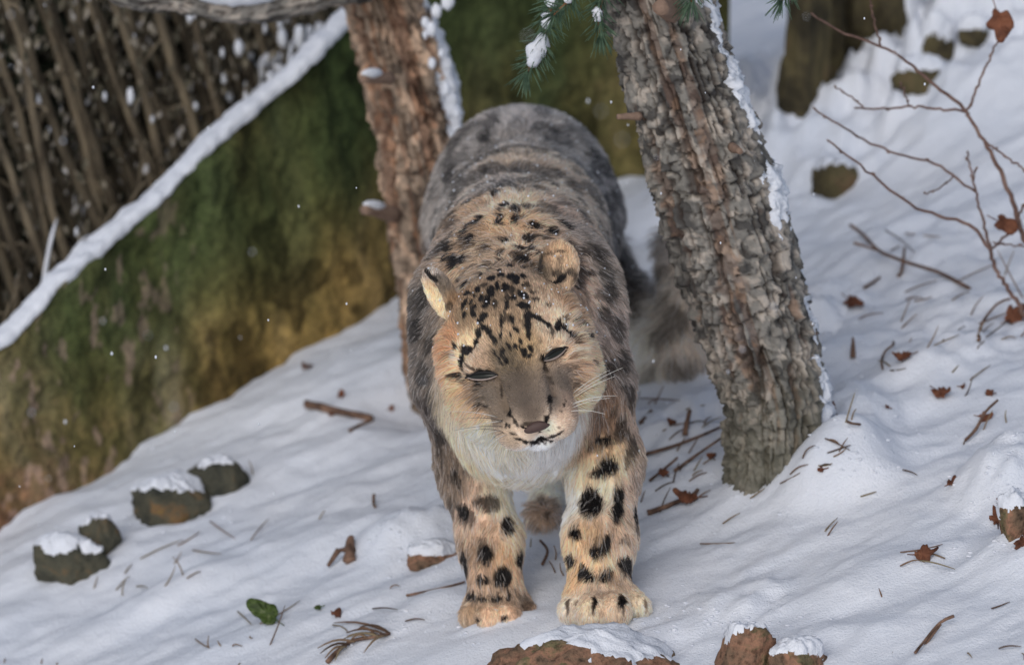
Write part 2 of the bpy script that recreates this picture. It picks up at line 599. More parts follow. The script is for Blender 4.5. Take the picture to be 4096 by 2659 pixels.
# brown rock outcrop rising beyond the gap at the far end of the wall
def rock_mesh(name, c, r, mats, parent=None, seed=0, amp=.25, cuts=9, res=40, rough=.04, snow=None, thick=.012):
    a = np.linspace(0, 2 * np.pi, res, endpoint=False); e = np.linspace(-np.pi / 2 + .05, np.pi / 2 - .05, res // 2)
    E_, A_ = np.meshgrid(e, a, indexing='ij')
    d = np.stack([np.cos(E_) * np.cos(A_), np.cos(E_) * np.sin(A_), np.sin(E_)], -1)
    k = 1 + amp * fbm(d * 1.3 + seed * 1.7, seed, 3)
    rr = np.random.default_rng(seed + 100)
    for _ in range(cuts):                                            # flat facets
        n = unit(rr.normal(size=3)); lim = rr.uniform(.62, .9)
        dn = d @ n
        k = np.where(dn * k > lim, lim / np.maximum(dn, 1e-3), k)
    k = k + rough * fbm(d * 7 + seed, seed + 5, 3)
    Pq = np.asarray(c) + d * k[..., None] * np.asarray(r)
    q = grid_quads(len(e), res, True)[:, [0, 3, 2, 1]]
    F = [tuple(x) for x in q]
    F.append(tuple(range(res))); F.append(tuple(range((len(e) - 1) * res, len(e) * res))[::-1])
    o = mesh_obj(name, Pq.reshape(-1, 3), F, mats, parent)
    if snow is not None:                                             # snow lying on the upper, rearward side
        th = d[..., 2] + .35 * d[..., 1] - snow + .30 * fbm(d * 3.1 + seed, seed + 9, 3) + .12 * fbm(d * 14, seed + 11, 2)
        on = (th > 0).reshape(-1)
        Ps = Pq + (np.array([0, 0, .8]) + d * .5) * (thick * np.sqrt(np.clip(th * 3, 0, 1)) - .001)[..., None] * (1 + .3 * fbm(d * 6, seed, 2))[..., None]
        qs = q[on[q].sum(1) >= 2]
        used = np.unique(qs); mp = -np.ones(len(on), int); mp[used] = np.arange(len(used))
        V2 = list(Ps.reshape(-1, 3)[used]); F2 = [tuple(x) for x in mp[qs]]
        if on.reshape(len(e), res)[-1].all(): F2.append(tuple(int(mp[(len(e) - 1) * res + i]) for i in range(res))[::-1])
        mesh_obj('snow_cap', V2, F2, m_snow, parent)
    return o


def unit(v):
    v = np.asarray(v, float)
    return v / (np.linalg.norm(v) + 1e-12)


m_brown, t_, b_ = mat('brown_rock', rough=.9, spec=.15)
tc_ = texco(t_)
na = noise_n(t_, 9, 6, .65, tc_, .5)
cr = ramp(t_, na.outputs[0], [(.28, lin(30, 30, 26)), (.45, lin(66, 60, 46)), (.58, lin(92, 84, 60)), (.72, lin(110, 88, 68))])
t_.links.new(cr.outputs[0], b_.inputs['Base Color'])
bump(t_, b_, na.outputs[0], .7, .02)
p = ground_hit(3270, 340)
oc = empty('rock_outcrop', (p[0], p[1], float(ground(p[0], p[1]))))
set_props(oc, 'tall dark brown rock outcrop beyond the snowy slope', 'rock')
for k, (u, v, rr_) in enumerate(((3225, 440, (.050, .07, .40)), (3300, 330, (.066, .08, .36)), (3390, 215, (.085, .09, .30)), (3520, 95, (.09, .09, .22)), (3175, 500, (.035, .05, .09)), (3430, 200, (.06, .06, .16)))):
    rock_mesh('rock_face', ground_hit(u, v) + np.array([0, .05, .06]), rr_, m_brown, oc, 3 + k, .40, 14, 64, .10)

# ------------------------------------------------------------------ brush behind the wall on the left
m_stem, t_, b_ = mat('brush_stem', rough=.9, spec=.1)
tc_ = texco(t_, 'Generated')
na = noise_n(t_, 14, 4, .6, mapping(t_, texco(t_), (3, 3, .6)))
oi = N_(t_, 'ShaderNodeObjectInfo')
cr = ramp(t_, na.outputs[0], [(.3, lin(76, 68, 58)), (.5, lin(132, 120, 102)), (.7, lin(160, 146, 122))])
hsv = N_(t_, 'ShaderNodeHueSaturation')
mr = N_(t_, 'ShaderNodeMapRange'); mr.inputs[3].default_value = .28; mr.inputs[4].default_value = .80
t_.links.new(oi.outputs['Random'], mr.inputs[0]); t_.links.new(mr.outputs[0], hsv.inputs['Value']); t_.links.new(cr.outputs[0], hsv.inputs['Color'])
t_.links.new(hsv.outputs[0], b_.inputs['Base Color'])
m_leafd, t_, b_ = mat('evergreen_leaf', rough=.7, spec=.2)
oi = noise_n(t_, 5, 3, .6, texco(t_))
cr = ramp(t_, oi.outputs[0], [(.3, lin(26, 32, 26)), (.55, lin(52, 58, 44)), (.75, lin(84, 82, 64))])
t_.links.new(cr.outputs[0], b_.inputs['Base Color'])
hp = PX(500, 900, yb_of(500) + .7)
hedge = empty('brush_hedge', (hp[0], hp[1], float(ground(hp[0], hp[1]))))
set_props(hedge, 'dense brown brush of slanting stems behind the snow-capped wall', 'hedge')
rs = np.random.default_rng(77)
for layer, (dy, n, r0) in enumerate(((.42, 24, .0090), (.60, 26, .0095), (.80, 26, .011))):
    for k in range(n):
        uc = -250 + 1850 * (k + rs.uniform(-.25, .25)) / n + layer * 40
        sl = rs.uniform(.24, .40)
        pts = []
        y = yb_of(np.clip(uc, -800, 1700)) + dy + rs.uniform(-.05, .05)
        for v in np.linspace(1800, -260, 16):
            wob = 14 * math.sin(v * .006 + k * 2.1 + layer) + rs.normal(0, 4)
            pts.append(PX(uc + (v - 700) * sl + wob, v, y))
        pts = np.array(pts)
        g_ = ground(pts[:, 0], pts[:, 1])
        keepm = pts[:, 2] > g_ - .06
        pts = pts[keepm]
        if len(pts) < 4: continue
        rad = r0 * rs.uniform(.75, 1.25) * np.linspace(1.1, .75, len(pts))
        G = Geo().add(*tube_geo(pts, rad, 8, True, .18, k))
        stem = mesh_obj('stem', G.V, G.F, m_stem, hedge)
        G = Geo()
        for q in range(7):                                           # short drooping twigs
            i0 = rs.integers(1, len(pts) - 1)
            a = pts[i0]; d = np.array([rs.choice([-1, 1]) * rs.uniform(.3, 1), rs.uniform(-.6, .3), rs.uniform(-.9, .4)])
            Lt = rs.uniform(.02, .06)
            ts = np.linspace(0, 1, 5)[:, None]
            cv = a + unit(d) * Lt * ts + np.array([0, 0, -.5]) * Lt * ts ** 2
            G.add(*tube_geo(cv, np.linspace(.0045, .002, 5), 5))
        tw_ = mesh_obj('twig', G.V, G.F, m_stem, stem)
        tw_['kind'] = 'stuff'
# dark foliage filling the depth of the brush
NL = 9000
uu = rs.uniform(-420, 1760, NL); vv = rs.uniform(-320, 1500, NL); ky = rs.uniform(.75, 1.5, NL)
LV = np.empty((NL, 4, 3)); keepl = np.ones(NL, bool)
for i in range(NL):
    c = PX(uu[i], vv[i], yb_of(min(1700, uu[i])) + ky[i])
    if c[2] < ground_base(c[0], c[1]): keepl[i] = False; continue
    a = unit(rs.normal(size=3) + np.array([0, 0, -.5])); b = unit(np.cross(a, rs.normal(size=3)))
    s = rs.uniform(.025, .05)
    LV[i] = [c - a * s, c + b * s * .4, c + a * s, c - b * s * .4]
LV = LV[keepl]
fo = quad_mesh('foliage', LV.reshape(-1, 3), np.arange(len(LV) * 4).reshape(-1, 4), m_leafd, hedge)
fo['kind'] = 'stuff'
# small dry leaves and seed heads hanging among the stems
ND2 = 3600
dl = np.empty((ND2, 4, 3))
for i in range(ND2):
    u = rs.uniform(-300, 1500); v = rs.uniform(-150, 1420 - .9 * max(0, u))
    c = PX(u, v, yb_of(u) + rs.uniform(.36, .85))
    a = unit(np.array([rs.normal() * .35, rs.normal() * .35, -1])); b = unit(np.cross(a, rs.normal(size=3)))
    s = rs.uniform(.006, .016)
    dl[i] = [c - a * s, c + b * s * .45, c + a * s, c - b * s * .45]
m_dry, t_, b_ = mat('dry_brush_leaf', rough=.85, spec=.1)
oi = noise_n(t_, 40, 2, .5, texco(t_))
cr = ramp(t_, oi.outputs[0], [(.32, lin(52, 52, 44)), (.5, lin(104, 98, 84)), (.62, lin(150, 142, 130)), (.72, lin(190, 190, 194))])
t_.links.new(cr.outputs[0], b_.inputs['Base Color'])
dlo = quad_mesh('dry_leaves', dl.reshape(-1, 3), np.arange(ND2 * 4).reshape(-1, 4), m_dry, hedge)
dlo['kind'] = 'stuff'
# snow caught on the twigs just above the wall
sw = np.random.default_rng(9)
for i in range(60):
    u = sw.uniform(150, 1390) if i < 22 else sw.uniform(880, 1400)
    v = 1400 - .906 * u - abs(sw.normal(0, 330 if i < 22 else 160)) - 25
    if v < -40: continue
    c = PX(u, v, yb_of(u) + sw.uniform(.28, .5))
    s = sw.uniform(.004, .007 if i < 22 else .014)
    V1, F1 = snow_lump(c, (s * sw.uniform(.5, 1.0), s, s * sw.uniform(1.0, 2.6)), i, .35, 12, 8)
    mesh_obj('snow_clump', V1, F1, m_snow, hedge)
for i in range(26):                                                    # snow-lined twigs leaning along the edge
    u = sw.uniform(-100, 1350); v = 1400 - .906 * u - sw.uniform(0, 60)
    a = PX(u, v + 40, yb_of(u) + .30)
    ln = sw.uniform(120, 330); an = sw.uniform(.6, 1.5)
    b = PX(u + ln * math.cos(an), v - ln * math.sin(an), yb_of(u) + .36)
    ts = np.linspace(0, 1, 7)[:, None]
    cv = a + (b - a) * ts + np.array([0, 0, .02]) * np.sin(ts * 3.1)
    mesh_obj('twig', *tube_geo(cv, np.linspace(.006, .003, 7), 6), m_stem, hedge)
    if i % 6 == 0: mesh_obj('twig_snow', *tube_geo(cv + np.array([0, -.003, .007]), np.array([.001, .004, .0045, .0035, .004, .003, .001]), 7, True, .4, i), m_snow, hedge)
# ------------------------------------------------------------------ two leaning pines
m_bark, t_, b_ = mat('pine_bark', rough=.9, spec=.12)
at = N_(t_, 'ShaderNodeAttribute', attribute_name='bark')
nf = noise_n(t_, 120, 4, .65, texco(t_))
hv = N_(t_, 'ShaderNodeMapRange'); hv.inputs[3].default_value = .70; hv.inputs[4].default_value = 1.28
t_.links.new(nf.outputs[0], hv.inputs[0])
mm = mixc(t_, 1.0, at.outputs['Color'], hv.outputs[0], 'MULTIPLY')
t_.links.new(mm, b_.inputs['Base Color'])
bump(t_, b_, nf.outputs[0], .5, .004)


def spline(pts, n):
    pts = np.asarray(pts, float)
    d = np.r_[0, np.cumsum(np.linalg.norm(np.diff(pts, axis=0), axis=1))]
    t = np.linspace(0, d[-1], n)
    # Catmull-Rom through the points
    out = np.empty((n, pts.shape[1]))
    k = np.clip(np.searchsorted(d, t, 'right') - 1, 0, len(pts) - 2)
    f = ((t - d[k]) / (d[k + 1] - d[k] + 1e-9))[:, None]
    p1, p2 = pts[k], pts[k + 1]
    p0 = pts[np.maximum(k - 1, 0)]; p3 = pts[np.minimum(k + 2, len(pts) - 1)]
    return .5 * (2 * p1 + (p2 - p0) * f + (2 * p0 - 5 * p1 + 4 * p2 - p3) * f ** 2 + (3 * p1 - p0 - 3 * p2 + p3) * f ** 3)


def voro(gs, gw, nw, seed):
    i, j = np.floor(gs).astype(int), np.floor(gw).astype(int)
    F1 = np.full(gs.shape, 9.0); F2 = F1.copy(); ID = np.zeros(gs.shape, int); OF = np.zeros(gs.shape)
    for di in (-1, 0, 1):
        for dj in (-1, 0, 1):
            ci, cj = i + di, j + dj
            cjw = cj % nw
            px_ = ci + .5 + .48 * _hash(ci, cjw, ci * 0 + 1, seed); py_ = cj + .5 + .48 * _hash(ci, cjw, ci * 0 + 2, seed)
            d = np.hypot(gs - px_, gw - py_)
            idn = (ci * 7919 + cjw * 104729) & 0xFFFF
            c1 = d < F1
            F2 = np.where(c1, F1, np.minimum(F2, d)); ID = np.where(c1, idn, ID); OF = np.where(c1, gs - px_, OF); F1 = np.where(c1, d, F1)
    return F1, F2, ID, OF


def bark_trunk(path, rad, seed, nl, na, cw=.026, cl=.040, orange=.5, depth=.010, base_dark=0.0, fth=.30, warm=(.66, .70, .74)):
    """trunk surface with raised, overlapping, irregular bark flakes; returns grid points, colours and frame"""
    C_ = spline(path, nl); Rr = spline(np.asarray(rad)[:, None], nl)[:, 0]
    T = np.gradient(C_, axis=0); T /= np.linalg.norm(T, axis=1)[:, None]
    fr = np.array([0, -1.0, 0]); A1 = np.cross(T, fr); A1 /= np.linalg.norm(A1, axis=1)[:, None]; A2 = np.cross(A1, T)
    s = np.r_[0, np.cumsum(np.linalg.norm(np.diff(C_, axis=0), axis=1))]
    a = np.linspace(0, 2 * np.pi, na, endpoint=False)
    r0 = float(np.mean(Rr)); circ = 2 * np.pi * r0
    Sg, Ag = np.meshgrid(s, a, indexing='ij')
    W = Ag * r0
    warp = np.stack([np.cos(Ag) * r0, np.sin(Ag) * r0, Sg], -1)
    Sw = Sg + .020 * fbm(warp * 20, seed, 3) + .007 * fbm(warp * 75, seed + 1, 2); Ww = W + .014 * fbm(warp * 22, seed + 4, 3) + .006 * fbm(warp * 80, seed + 6, 2)
    out_ = []
    for q, (w_, l_) in enumerate(((cw, cl), (cw * .48, cl * .42))):
        nw = max(6, int(round(circ / w_)))
        out_.append(voro(Sw / l_, Ww / circ * nw, nw, seed + q * 5))
    (F1, F2, ID, OF), (f1, f2, Id, Of) = out_
    gap = smooth01((F2 - F1) / .12); gap2 = smooth01((f2 - f1) / .20)
    gap = gap + (1 - gap) * smooth01((fbm(warp * 38, seed + 30, 3) + .08) / .25); gap2 = gap2 + (1 - gap2) * smooth01((fbm(warp * 70, seed + 31, 3) + .05) / .25)
    rnd = lambda I, k: _hash(I, I * 0 + k, I * 0, seed) * .5 + .5
    h1, h2, g1, g2 = rnd(ID, 3), rnd(ID, 5), rnd(Id, 3), rnd(Id, 5)
    big = fbm(np.stack([np.cos(Ag) * 2.2, np.sin(Ag) * 2.2, Sg * 3.0], -1), seed + 9, 3)
    streak = fbm(np.stack([np.cos(Ag) * 5.0, np.sin(Ag) * 5.0, Sg * 3.2], -1), seed + 12, 3) + .18 * fbm(warp * 60, seed + 14, 2)
    fis = smooth01((streak - fth) / .14) * orange                        # long open fissures down to the inner bark
    grime = fbm(warp * 45, seed + 20, 4)
    crack = 0
    for q in range(2):                                                    # winding cracks that run along the trunk
        wv = fbm(np.stack([np.cos(Ag) * (2.6 + q), np.sin(Ag) * (2.6 + q), Sg * 2.4], -1), seed + 50 + q, 3) + .10 * fbm(warp * 50, seed + 52 + q, 3)
        crack = np.maximum(crack, smooth01((.045 - np.abs(wv)) / .03))
    disp = depth * (gap * (.25 + .75 * h1 - .45 * OF) + .38 * gap2 * (g1 - .45 * Of) - .85 * fis - .9 * crack) + .007 * big - .006 * smooth01((fbm(warp * 26, seed + 40, 3) - .12) / .12) + .0030 * fbm(warp * np.array([90, 90, 150]), seed + 2, 4)
    Pt = C_[:, None] + (Rr[:, None] + disp)[..., None] * (np.cos(Ag)[..., None] * A1[:, None] + np.sin(Ag)[..., None] * A2[:, None])
    L_ = lambda *c: np.array(lin(*c))
    grey, tan, dkb, red, crev, ora, olive = L_(156, 148, 138), L_(206, 190, 174), L_(84, 80, 77), L_(122, 94, 80), L_(72, 64, 60), L_(172, 132, 104), L_(128, 122, 104)
    col = grey + (tan - grey) * smooth01((h2 * .45 + g2 * .55 + .5 * grime - .55) / .22)[..., None]
    col = col + (dkb - col) * smooth01((.40 - g2 * .55 - h2 * .45 - .35 * grime) / .18)[..., None] * .85
    col = col * (1 + .16 * big + .22 * grime)[..., None]
    rd = red + (ora - red) * smooth01((g1 * .7 + .3 * h1 + .3 * grime - .55) / .2)[..., None]
    col = col + (rd - col) * np.clip(fis * 1.2, 0, .58)[..., None]
    col = col + (crev - col) * np.clip((1 - gap) * .75 + (1 - gap2) * .32, 0, .9)[..., None]
    col = col + (L_(62, 48, 42) - col) * (crack * .72)[..., None]
    if base_dark: col = col + (olive * (1 + .4 * grime)[..., None] - col) * (base_dark * smooth01((.34 - Sg) / .25))[..., None]
    col = col * np.array(warm)
    return Pt, np.clip(col, 0, 1), (C_, Rr, A1, A2, Ag, Sg, disp)


def trunk_object(tree, Pt, col, name='trunk'):
    nl, na = Pt.shape[:2]
    o = quad_mesh(name, Pt.reshape(-1, 3), grid_quads(nl, na, True)[:, [0, 1, 2, 3]], m_bark, tree)
    color_attr(o, 'bark', col.reshape(-1, 3))
    return o


def trunk_snow(tree, data, mask, seed, thick=.012):
    C_, Rr, A1, A2, Ag, Sg, disp = data
    wv = np.stack([np.cos(Ag) * 1.4, np.sin(Ag) * 1.4, Sg * 9], -1)
    f = fbm(wv * 1.7, seed, 4) + .25 * fbm(wv * 9, seed + 3, 2)
    th = (mask + f * .9)
    on = th > 0
    hgt = disp + thick * np.sqrt(np.clip(th * 1.6, 0, 1)) - .001
    Pt = C_[:, None] + (Rr[:, None] + hgt)[..., None] * (np.cos(Ag)[..., None] * A1[:, None] + np.sin(Ag)[..., None] * A2[:, None])
    q = grid_quads(Pt.shape[0], Pt.shape[1], True)
    q = q[on.reshape(-1)[q].sum(1) >= 2]
    used = np.unique(q); mp = -np.ones(Pt.shape[0] * Pt.shape[1], int); mp[used] = np.arange(len(used))
    return quad_mesh('snow_patch', Pt.reshape(-1, 3)[used], mp[q], m_snow, tree)


def px_path(lst): return [PX(u, v, y) for u, v, y in lst]


# right-hand pine, standing beside the leopard
RT = [(3075, 2100, .31), (3095, 1850, .31), (3090, 1560, .32), (2985, 1180, .34), (2868, 757, .36), (2740, 380, .37), (2618, 0, .38), (2480, -420, .39), (2330, -900, .40), (2200, -1500, .42)]
rr_ = [165, 172, 200, 224, 238, 232, 222, 205, 180, 120]
tree_r = empty('pine_tree', PX(3030, 1950, .31))
set_props(tree_r, 'leaning pine with thick scaly grey bark and snow on its side, beside the leopard', 'tree')
pp = px_path(RT)
Pt, col, dat = bark_trunk(pp, [r * px_m(p) for r, p in zip(rr_, pp)], 3, 470, 220, .023, .030, .60, .0105, .7)
trunk_object(tree_r, Pt, col)
Ag, Sg = dat[4], dat[5]
rightness = np.cos(Ag) * dat[2][:, None, 0] + np.sin(Ag) * dat[3][:, None, 0]
frontness = np.cos(Ag) * dat[2][:, None, 1] + np.sin(Ag) * dat[3][:, None, 1]
trunk_snow(tree_r, dat, (rightness - .93) * 1.7 - .02 + .12 * (frontness < 0), 61, .012)
# left-hand pine, standing behind the leopard
LT = [(1850, 1820, 1.18), (1825, 1560, 1.18), (1790, 1200, 1.19), (1720, 800, 1.20), (1655, 430, 1.21), (1528, 0, 1.22), (1410, -400, 1.23), (1390, -900, 1.24), (1340, -1500, 1.25)]
lr_ = [178, 180, 186, 194, 194, 192, 176, 145, 100]
tree_l = empty('pine_tree', PX(1840, 1600, 1.18))
set_props(tree_l, 'leaning pine with flaky orange-brown bark and a snowy limb, behind the leopard', 'tree')
pp = px_path(LT)
Pt, col, dat = bark_trunk(pp, [r * px_m(p) for r, p in zip(lr_, pp)], 17, 400, 170, .020, .055, .9, .010, 0, .08, (.86, .73, .64))
trunk_object(tree_l, Pt, col)
Ag, Sg = dat[4], dat[5]
rightness = np.cos(Ag) * dat[2][:, None, 0] + np.sin(Ag) * dat[3][:, None, 0]
trunk_snow(tree_l, dat, (rightness - .90) * 1.5 - .12, 71, .015)


def limb(tree, lst, rads, seed, name='limb', orange=.6):
    pp = px_path(lst)
    Pt, col, dat = bark_trunk(pp, [r * px_m(p) for r, p in zip(rads, pp)], seed, 120, 40, .022, .05, orange, .005)
    o = trunk_object(tree, Pt, col, name)
    return pp, dat


# big limb crossing the upper left corner, with snow along its top
lp, _ = limb(tree_l, [(1600, -150, 1.16), (1420, -70, 1.10), (1250, -22, 1.05), (1060, 26, 1.0), (860, 30, .98), (680, -2, .96), (520, -22, .94), (250, -120, .9)], [90, 60, 42, 50, 48, 42, 36, 30], 31)
G = Geo()
cv = spline(np.array([PX(u, v, y) for u, v, y in [(1160, -26, 1.00), (1040, -16, .97), (880, -14, .95), (740, -38, .94)]]), 24)
G.add(*tube_geo(cv + np.array([0, 0, .006]), .020 * np.sin(np.linspace(.25, 2.9, 24)) + .003, 10, True, .25, 4))
mesh_obj('limb_snow', G.V, G.F, m_snow, tree_l)
# broken stubs with a pad of snow
for (tr, a, b, r0, sn) in ((tree_l, (1580, 858, 1.12), (1455, 838, 1.04), 26, 1), (tree_l, (1560, 315, 1.10), (1448, 318, 1.02), 20, 1), (tree_r, (2560, 465, .30), (2470, 468, .28), 14, 0),
                           (tree_r, (2930, 590, .28), (2960, 606, .24), 16, 0), (tree_r, (2690, 40, .28), (2640, 30, .20), 40, 0)):
    A, B = PX(*a), PX(*b)
    ts = np.linspace(0, 1, 8)[:, None]
    cv = A + (B - A) * ts
    G = Geo().add(*tube_geo(cv, np.linspace(r0 * 1.3, r0 * .8, 8) * px_m(A), 10, True, .2, 3))
    o = mesh_obj('branch_stub', G.V, G.F, m_bark, tr)
    color_attr(o, 'bark', np.tile(np.array(lin(134, 112, 98)), (len(G.V), 1)))
    if sn:
        G = Geo().add(*tube_geo(cv[2:] + np.array([0, -.002, .011]), np.array([.002, .007, .009, .009, .007, .002]), 9, True, .3, 5))
        mesh_obj('snow_pad', G.V, G.F, m_snow, o)
# lumps of snow caught on the far side of the left pine
for (u, v, s) in ((1745, 45, 26), (1700, 92, 20), (1725, 118, 26), (1728, 255, 20), (1785, 360, 24), (1828, 455, 18), (1790, 10, 30), (1765, 215, 15), (1700, 140, 14)):
    c = PX(u, v, 1.12)
    V1, F1 = snow_lump(c, np.array([.8, .8, 1.2]) * s * px_m(c), int(u), .35, 12, 8)
    mesh_obj('snow_lump', V1, F1, m_snow, tree_l)

# snowy pine sprigs hanging into the top of the view
m_needle, t_, b_ = mat('pine_needle_green', rough=.55, spec=.3)
nn = noise_n(t_, 60, 2, .5, texco(t_))
cr = ramp(t_, nn.outputs[0], [(.35, lin(44, 66, 50)), (.65, lin(92, 116, 92))])
t_.links.new(cr.outputs[0], b_.inputs['Base Color'])
sg = np.random.default_rng(4)


def sprig(tree, lst, nneed, ln, snow, y):
    pts = spline(np.array([PX(u, v, y) for u, v in lst]), 24)
    G = Geo().add(*tube_geo(pts, np.linspace(.0045, .0022, 24), 6))
    o = mesh_obj('pine_twig', G.V, G.F, m_bark, tree)
    color_attr(o, 'bark', np.tile(np.array(lin(120, 88, 66)), (len(G.V), 1)))
    G = Geo()
    for k in range(nneed):
        i = int(np.clip(24 * (k + .5) / nneed + 2, 1, 23))
        t = unit(pts[i] - pts[i - 1])
        d = unit(np.cross(t, sg.normal(size=3)) + t * sg.uniform(.25, .9))
        if k > nneed * .85: d = unit(d + t * 1.2)
        L_ = ln * sg.uniform(.7, 1.15)
        a = pts[i]; ts = np.linspace(0, 1, 4)[:, None]
        cv = a + d * L_ * ts + np.array([0, 0, -.18]) * L_ * ts ** 2
        G.add(*tube_geo(cv, np.array([.0008, .0009, .0008, .0003]), 4, False))
    nd = mesh_obj('needles', G.V, G.F, m_needle, o); nd['kind'] = 'stuff'
    if snow:
        for (f0, f1, rr2) in snow:
            seg = spline(pts[int(f0 * 23):int(f1 * 23) + 1], 12)
            w_ = np.sin(np.linspace(.3, 2.85, 12)) * rr2 + .001
            mesh_obj('sprig_snow', *tube_geo(seg + np.array([-.002, -.005, .004]), w_, 9, True, .55, int(f0 * 50)), m_snow, o)
    return o


sprig(tree_r, [(2350, -160), (2255, -60), (2205, 30), (2190, 110), (2160, 200), (2112, 285)], 230, .036, [(.42, .52, .008), (.55, .68, .010), (.72, .98, .0145)], .30)
sprig(tree_r, [(2480, -170), (2420, -40), (2395, 50), (2402, 130)], 150, .034, [(.35, .5, .007), (.7, .9, .007)], .26)
sprig(tree_r, [(2330, -120), (2300, -40), (2270, 10), (2215, 60)], 120, .032, [(.5, .7, .007)], .24)
sprig(tree_r, [(2790, -200), (2778, -90), (2772, -10), (2765, 8)], 130, .034, [(.8, .97, .007)], .24)
sprig(tree_r, [(3230, -190), (3180, -90), (3140, -20), (3128, 2)], 110, .030, [(.85, .98, .006)], .22)
# ------------------------------------------------------------------ the snow leopard
def unit(v):
    v = np.asarray(v, float)
    return v / (np.linalg.norm(v) + 1e-12)


LP = dict(lo=(-0.42, -0.42, -0.13), hi=(0.48, 1.62, 0.76))
FH = 0.004
fld = Field(LP['lo'], LP['hi'], FH)


def C(a, b, ra, rb, k=0.04, pid=1):
    """rounded cone between two (u, v, depth) photo positions, radii in photo pixels"""
    A, B = PX(*a), PX(*b)
    fld.cone(A, B, ra * px_m(A), rb * px_m(B), k, pid)


def E(c, rx, ry, rz, k=0.04, pid=1, fr=None):
    P = PX(*c); s = px_m(P)
    fld.ell(P, np.array([rx, ry, rz]) * s, fr, k, pid)


BODY, NECK, CHEST, LEG, PAW, HEAD, MUZ, CHEEK, EAR, HIND, TAIL = range(1, 12)
# trunk
E((2092, 770, 0.93), 330, 300, 325, 0.05, BODY)
C((2092, 800, 0.90), (2085, 960, 0.62), 315, 315, 0.06, BODY)
C((2085, 960, 0.62), (2075, 1120, 0.30), 315, 360, 0.06, BODY)
E((2078, 1270, 0.20), 395, 330, 360, 0.06, BODY)
# shoulder blades
C((1800, 1180, 0.20), (1775, 1480, 0.13), 95, 110, 0.07, NECK)
C((2330, 1120, 0.20), (2385, 1480, 0.10), 95, 105, 0.07, NECK)
# chest
E((2080, 1560, 0.10), 300, 250, 300, 0.06, CHEST)
E((2070, 1700, 0.03), 215, 160, 205, 0.06, CHEST)
# neck towards the lowered head
C((2085, 1130, 0.16), (2050, 1320, -0.035), 265, 225, 0.06, NECK)
C((2070, 1500, 0.02), (2060, 1640, -0.04), 250, 215, 0.06, CHEST)
# front legs
C((2392, 1560, 0.12), (2415, 1850, 0.10), 130, 132, 0.05, LEG)
C((2415, 1850, 0.10), (2400, 2140, 0.03), 132, 128, 0.04, LEG)
C((2400, 2140, 0.03), (2395, 2330, -0.01), 128, 118, 0.03, LEG)
C((1795, 1560, 0.16), (1890, 1880, 0.17), 118, 118, 0.05, LEG)
C((1890, 1880, 0.17), (1960, 2160, 0.13), 118, 110, 0.04, LEG)
C((1960, 2160, 0.13), (1985, 2350, 0.10), 110, 102, 0.03, LEG)


def paw(base, toes, rball, pid=PAW):
    E(base, rball * 1.20, rball * 1.25, rball * 0.70, 0.02, pid)
    for t in toes:
        P = PX(t[0], t[1], t[2]); s = px_m(P)
        Q = PX(t[0] + (base[0] - t[0]) * 0.35, t[1] - 55, t[2] + 0.05)
        fld.cone(P, Q, t[3] * s, t[3] * 0.95 * s, 0.006, pid)


paw((2405, 2415, -0.030), [(2285, 2440, -0.060, 52), (2368, 2452, -0.092, 62), (2462, 2446, -0.090, 62), (2552, 2428, -0.055, 50)], 128)
paw((1985, 2432, 0.090), [(1880, 2462, 0.062, 44), (1955, 2468, 0.040, 52), (2038, 2462, 0.042, 52), (2105, 2446, 0.070, 42)], 112)
# hind legs
C((2290, 900, 0.88), (2300, 1250, 0.66), 185, 130, 0.05, HIND)
C((2300, 1250, 0.66), (2235, 1540, 0.62), 115, 70, 0.04, HIND)
C((2235, 1540, 0.62), (2188, 1985, 0.41), 68, 60, 0.03, HIND)
E((2172, 2062, 0.36), 66, 100, 46, 0.02, HIND)
C((1900, 900, 0.90), (1905, 1180, 0.80), 185, 130, 0.05, HIND)
C((1905, 1180, 0.80), (1935, 1330, 1.04), 110, 65, 0.04, HIND)
C((1935, 1330, 1.04), (1942, 1480, 0.97), 60, 56, 0.03, HIND)
E((1945, 1500, 0.93), 68, 100, 45, 0.02, HIND)
# tail
tl = [(2200, 820, 1.02, 100), (2370, 1030, 1.06, 100), (2490, 1240, .98, 108), (2600, 1395, .88, 118), (2720, 1390, .85, 120), (2785, 1230, .87, 112), (2770, 1070, .91, 95), (2705, 965, .95, 62)]
for a, b in zip(tl[:-1], tl[1:]):
    C(a[:3], b[:3], a[3], b[3], 0.03, TAIL)

# head, in its own frame: x across, f towards the nose, u towards the crown's upper side
ROLL = R(17)
sr = AX_R * math.cos(ROLL) + AX_U * math.sin(ROLL)
su = -AX_R * math.sin(ROLL) + AX_U * math.cos(ROLL)
HX = sr
HF = unit(-0.80 * su - 0.60 * AX_D)
HU = unit(0.60 * su - 0.80 * AX_D)
HE = PX(2062, 1412, -0.185)                       # between the eyes, on the skin
HFR = np.stack([HX, HF, HU])


def HP(x, f, u): return HE + HX * x + HF * f + HU * u
def HEl(c, r, k=0.02, pid=HEAD, sub=False, fr=None): fld.ell(HP(*c), r, HFR if fr is None else fr, k, pid, sub)
def HC(a, b, ra, rb, k=0.02, pid=HEAD, sub=False): fld.cone(HP(*a), HP(*b), ra, rb, k, pid, sub)


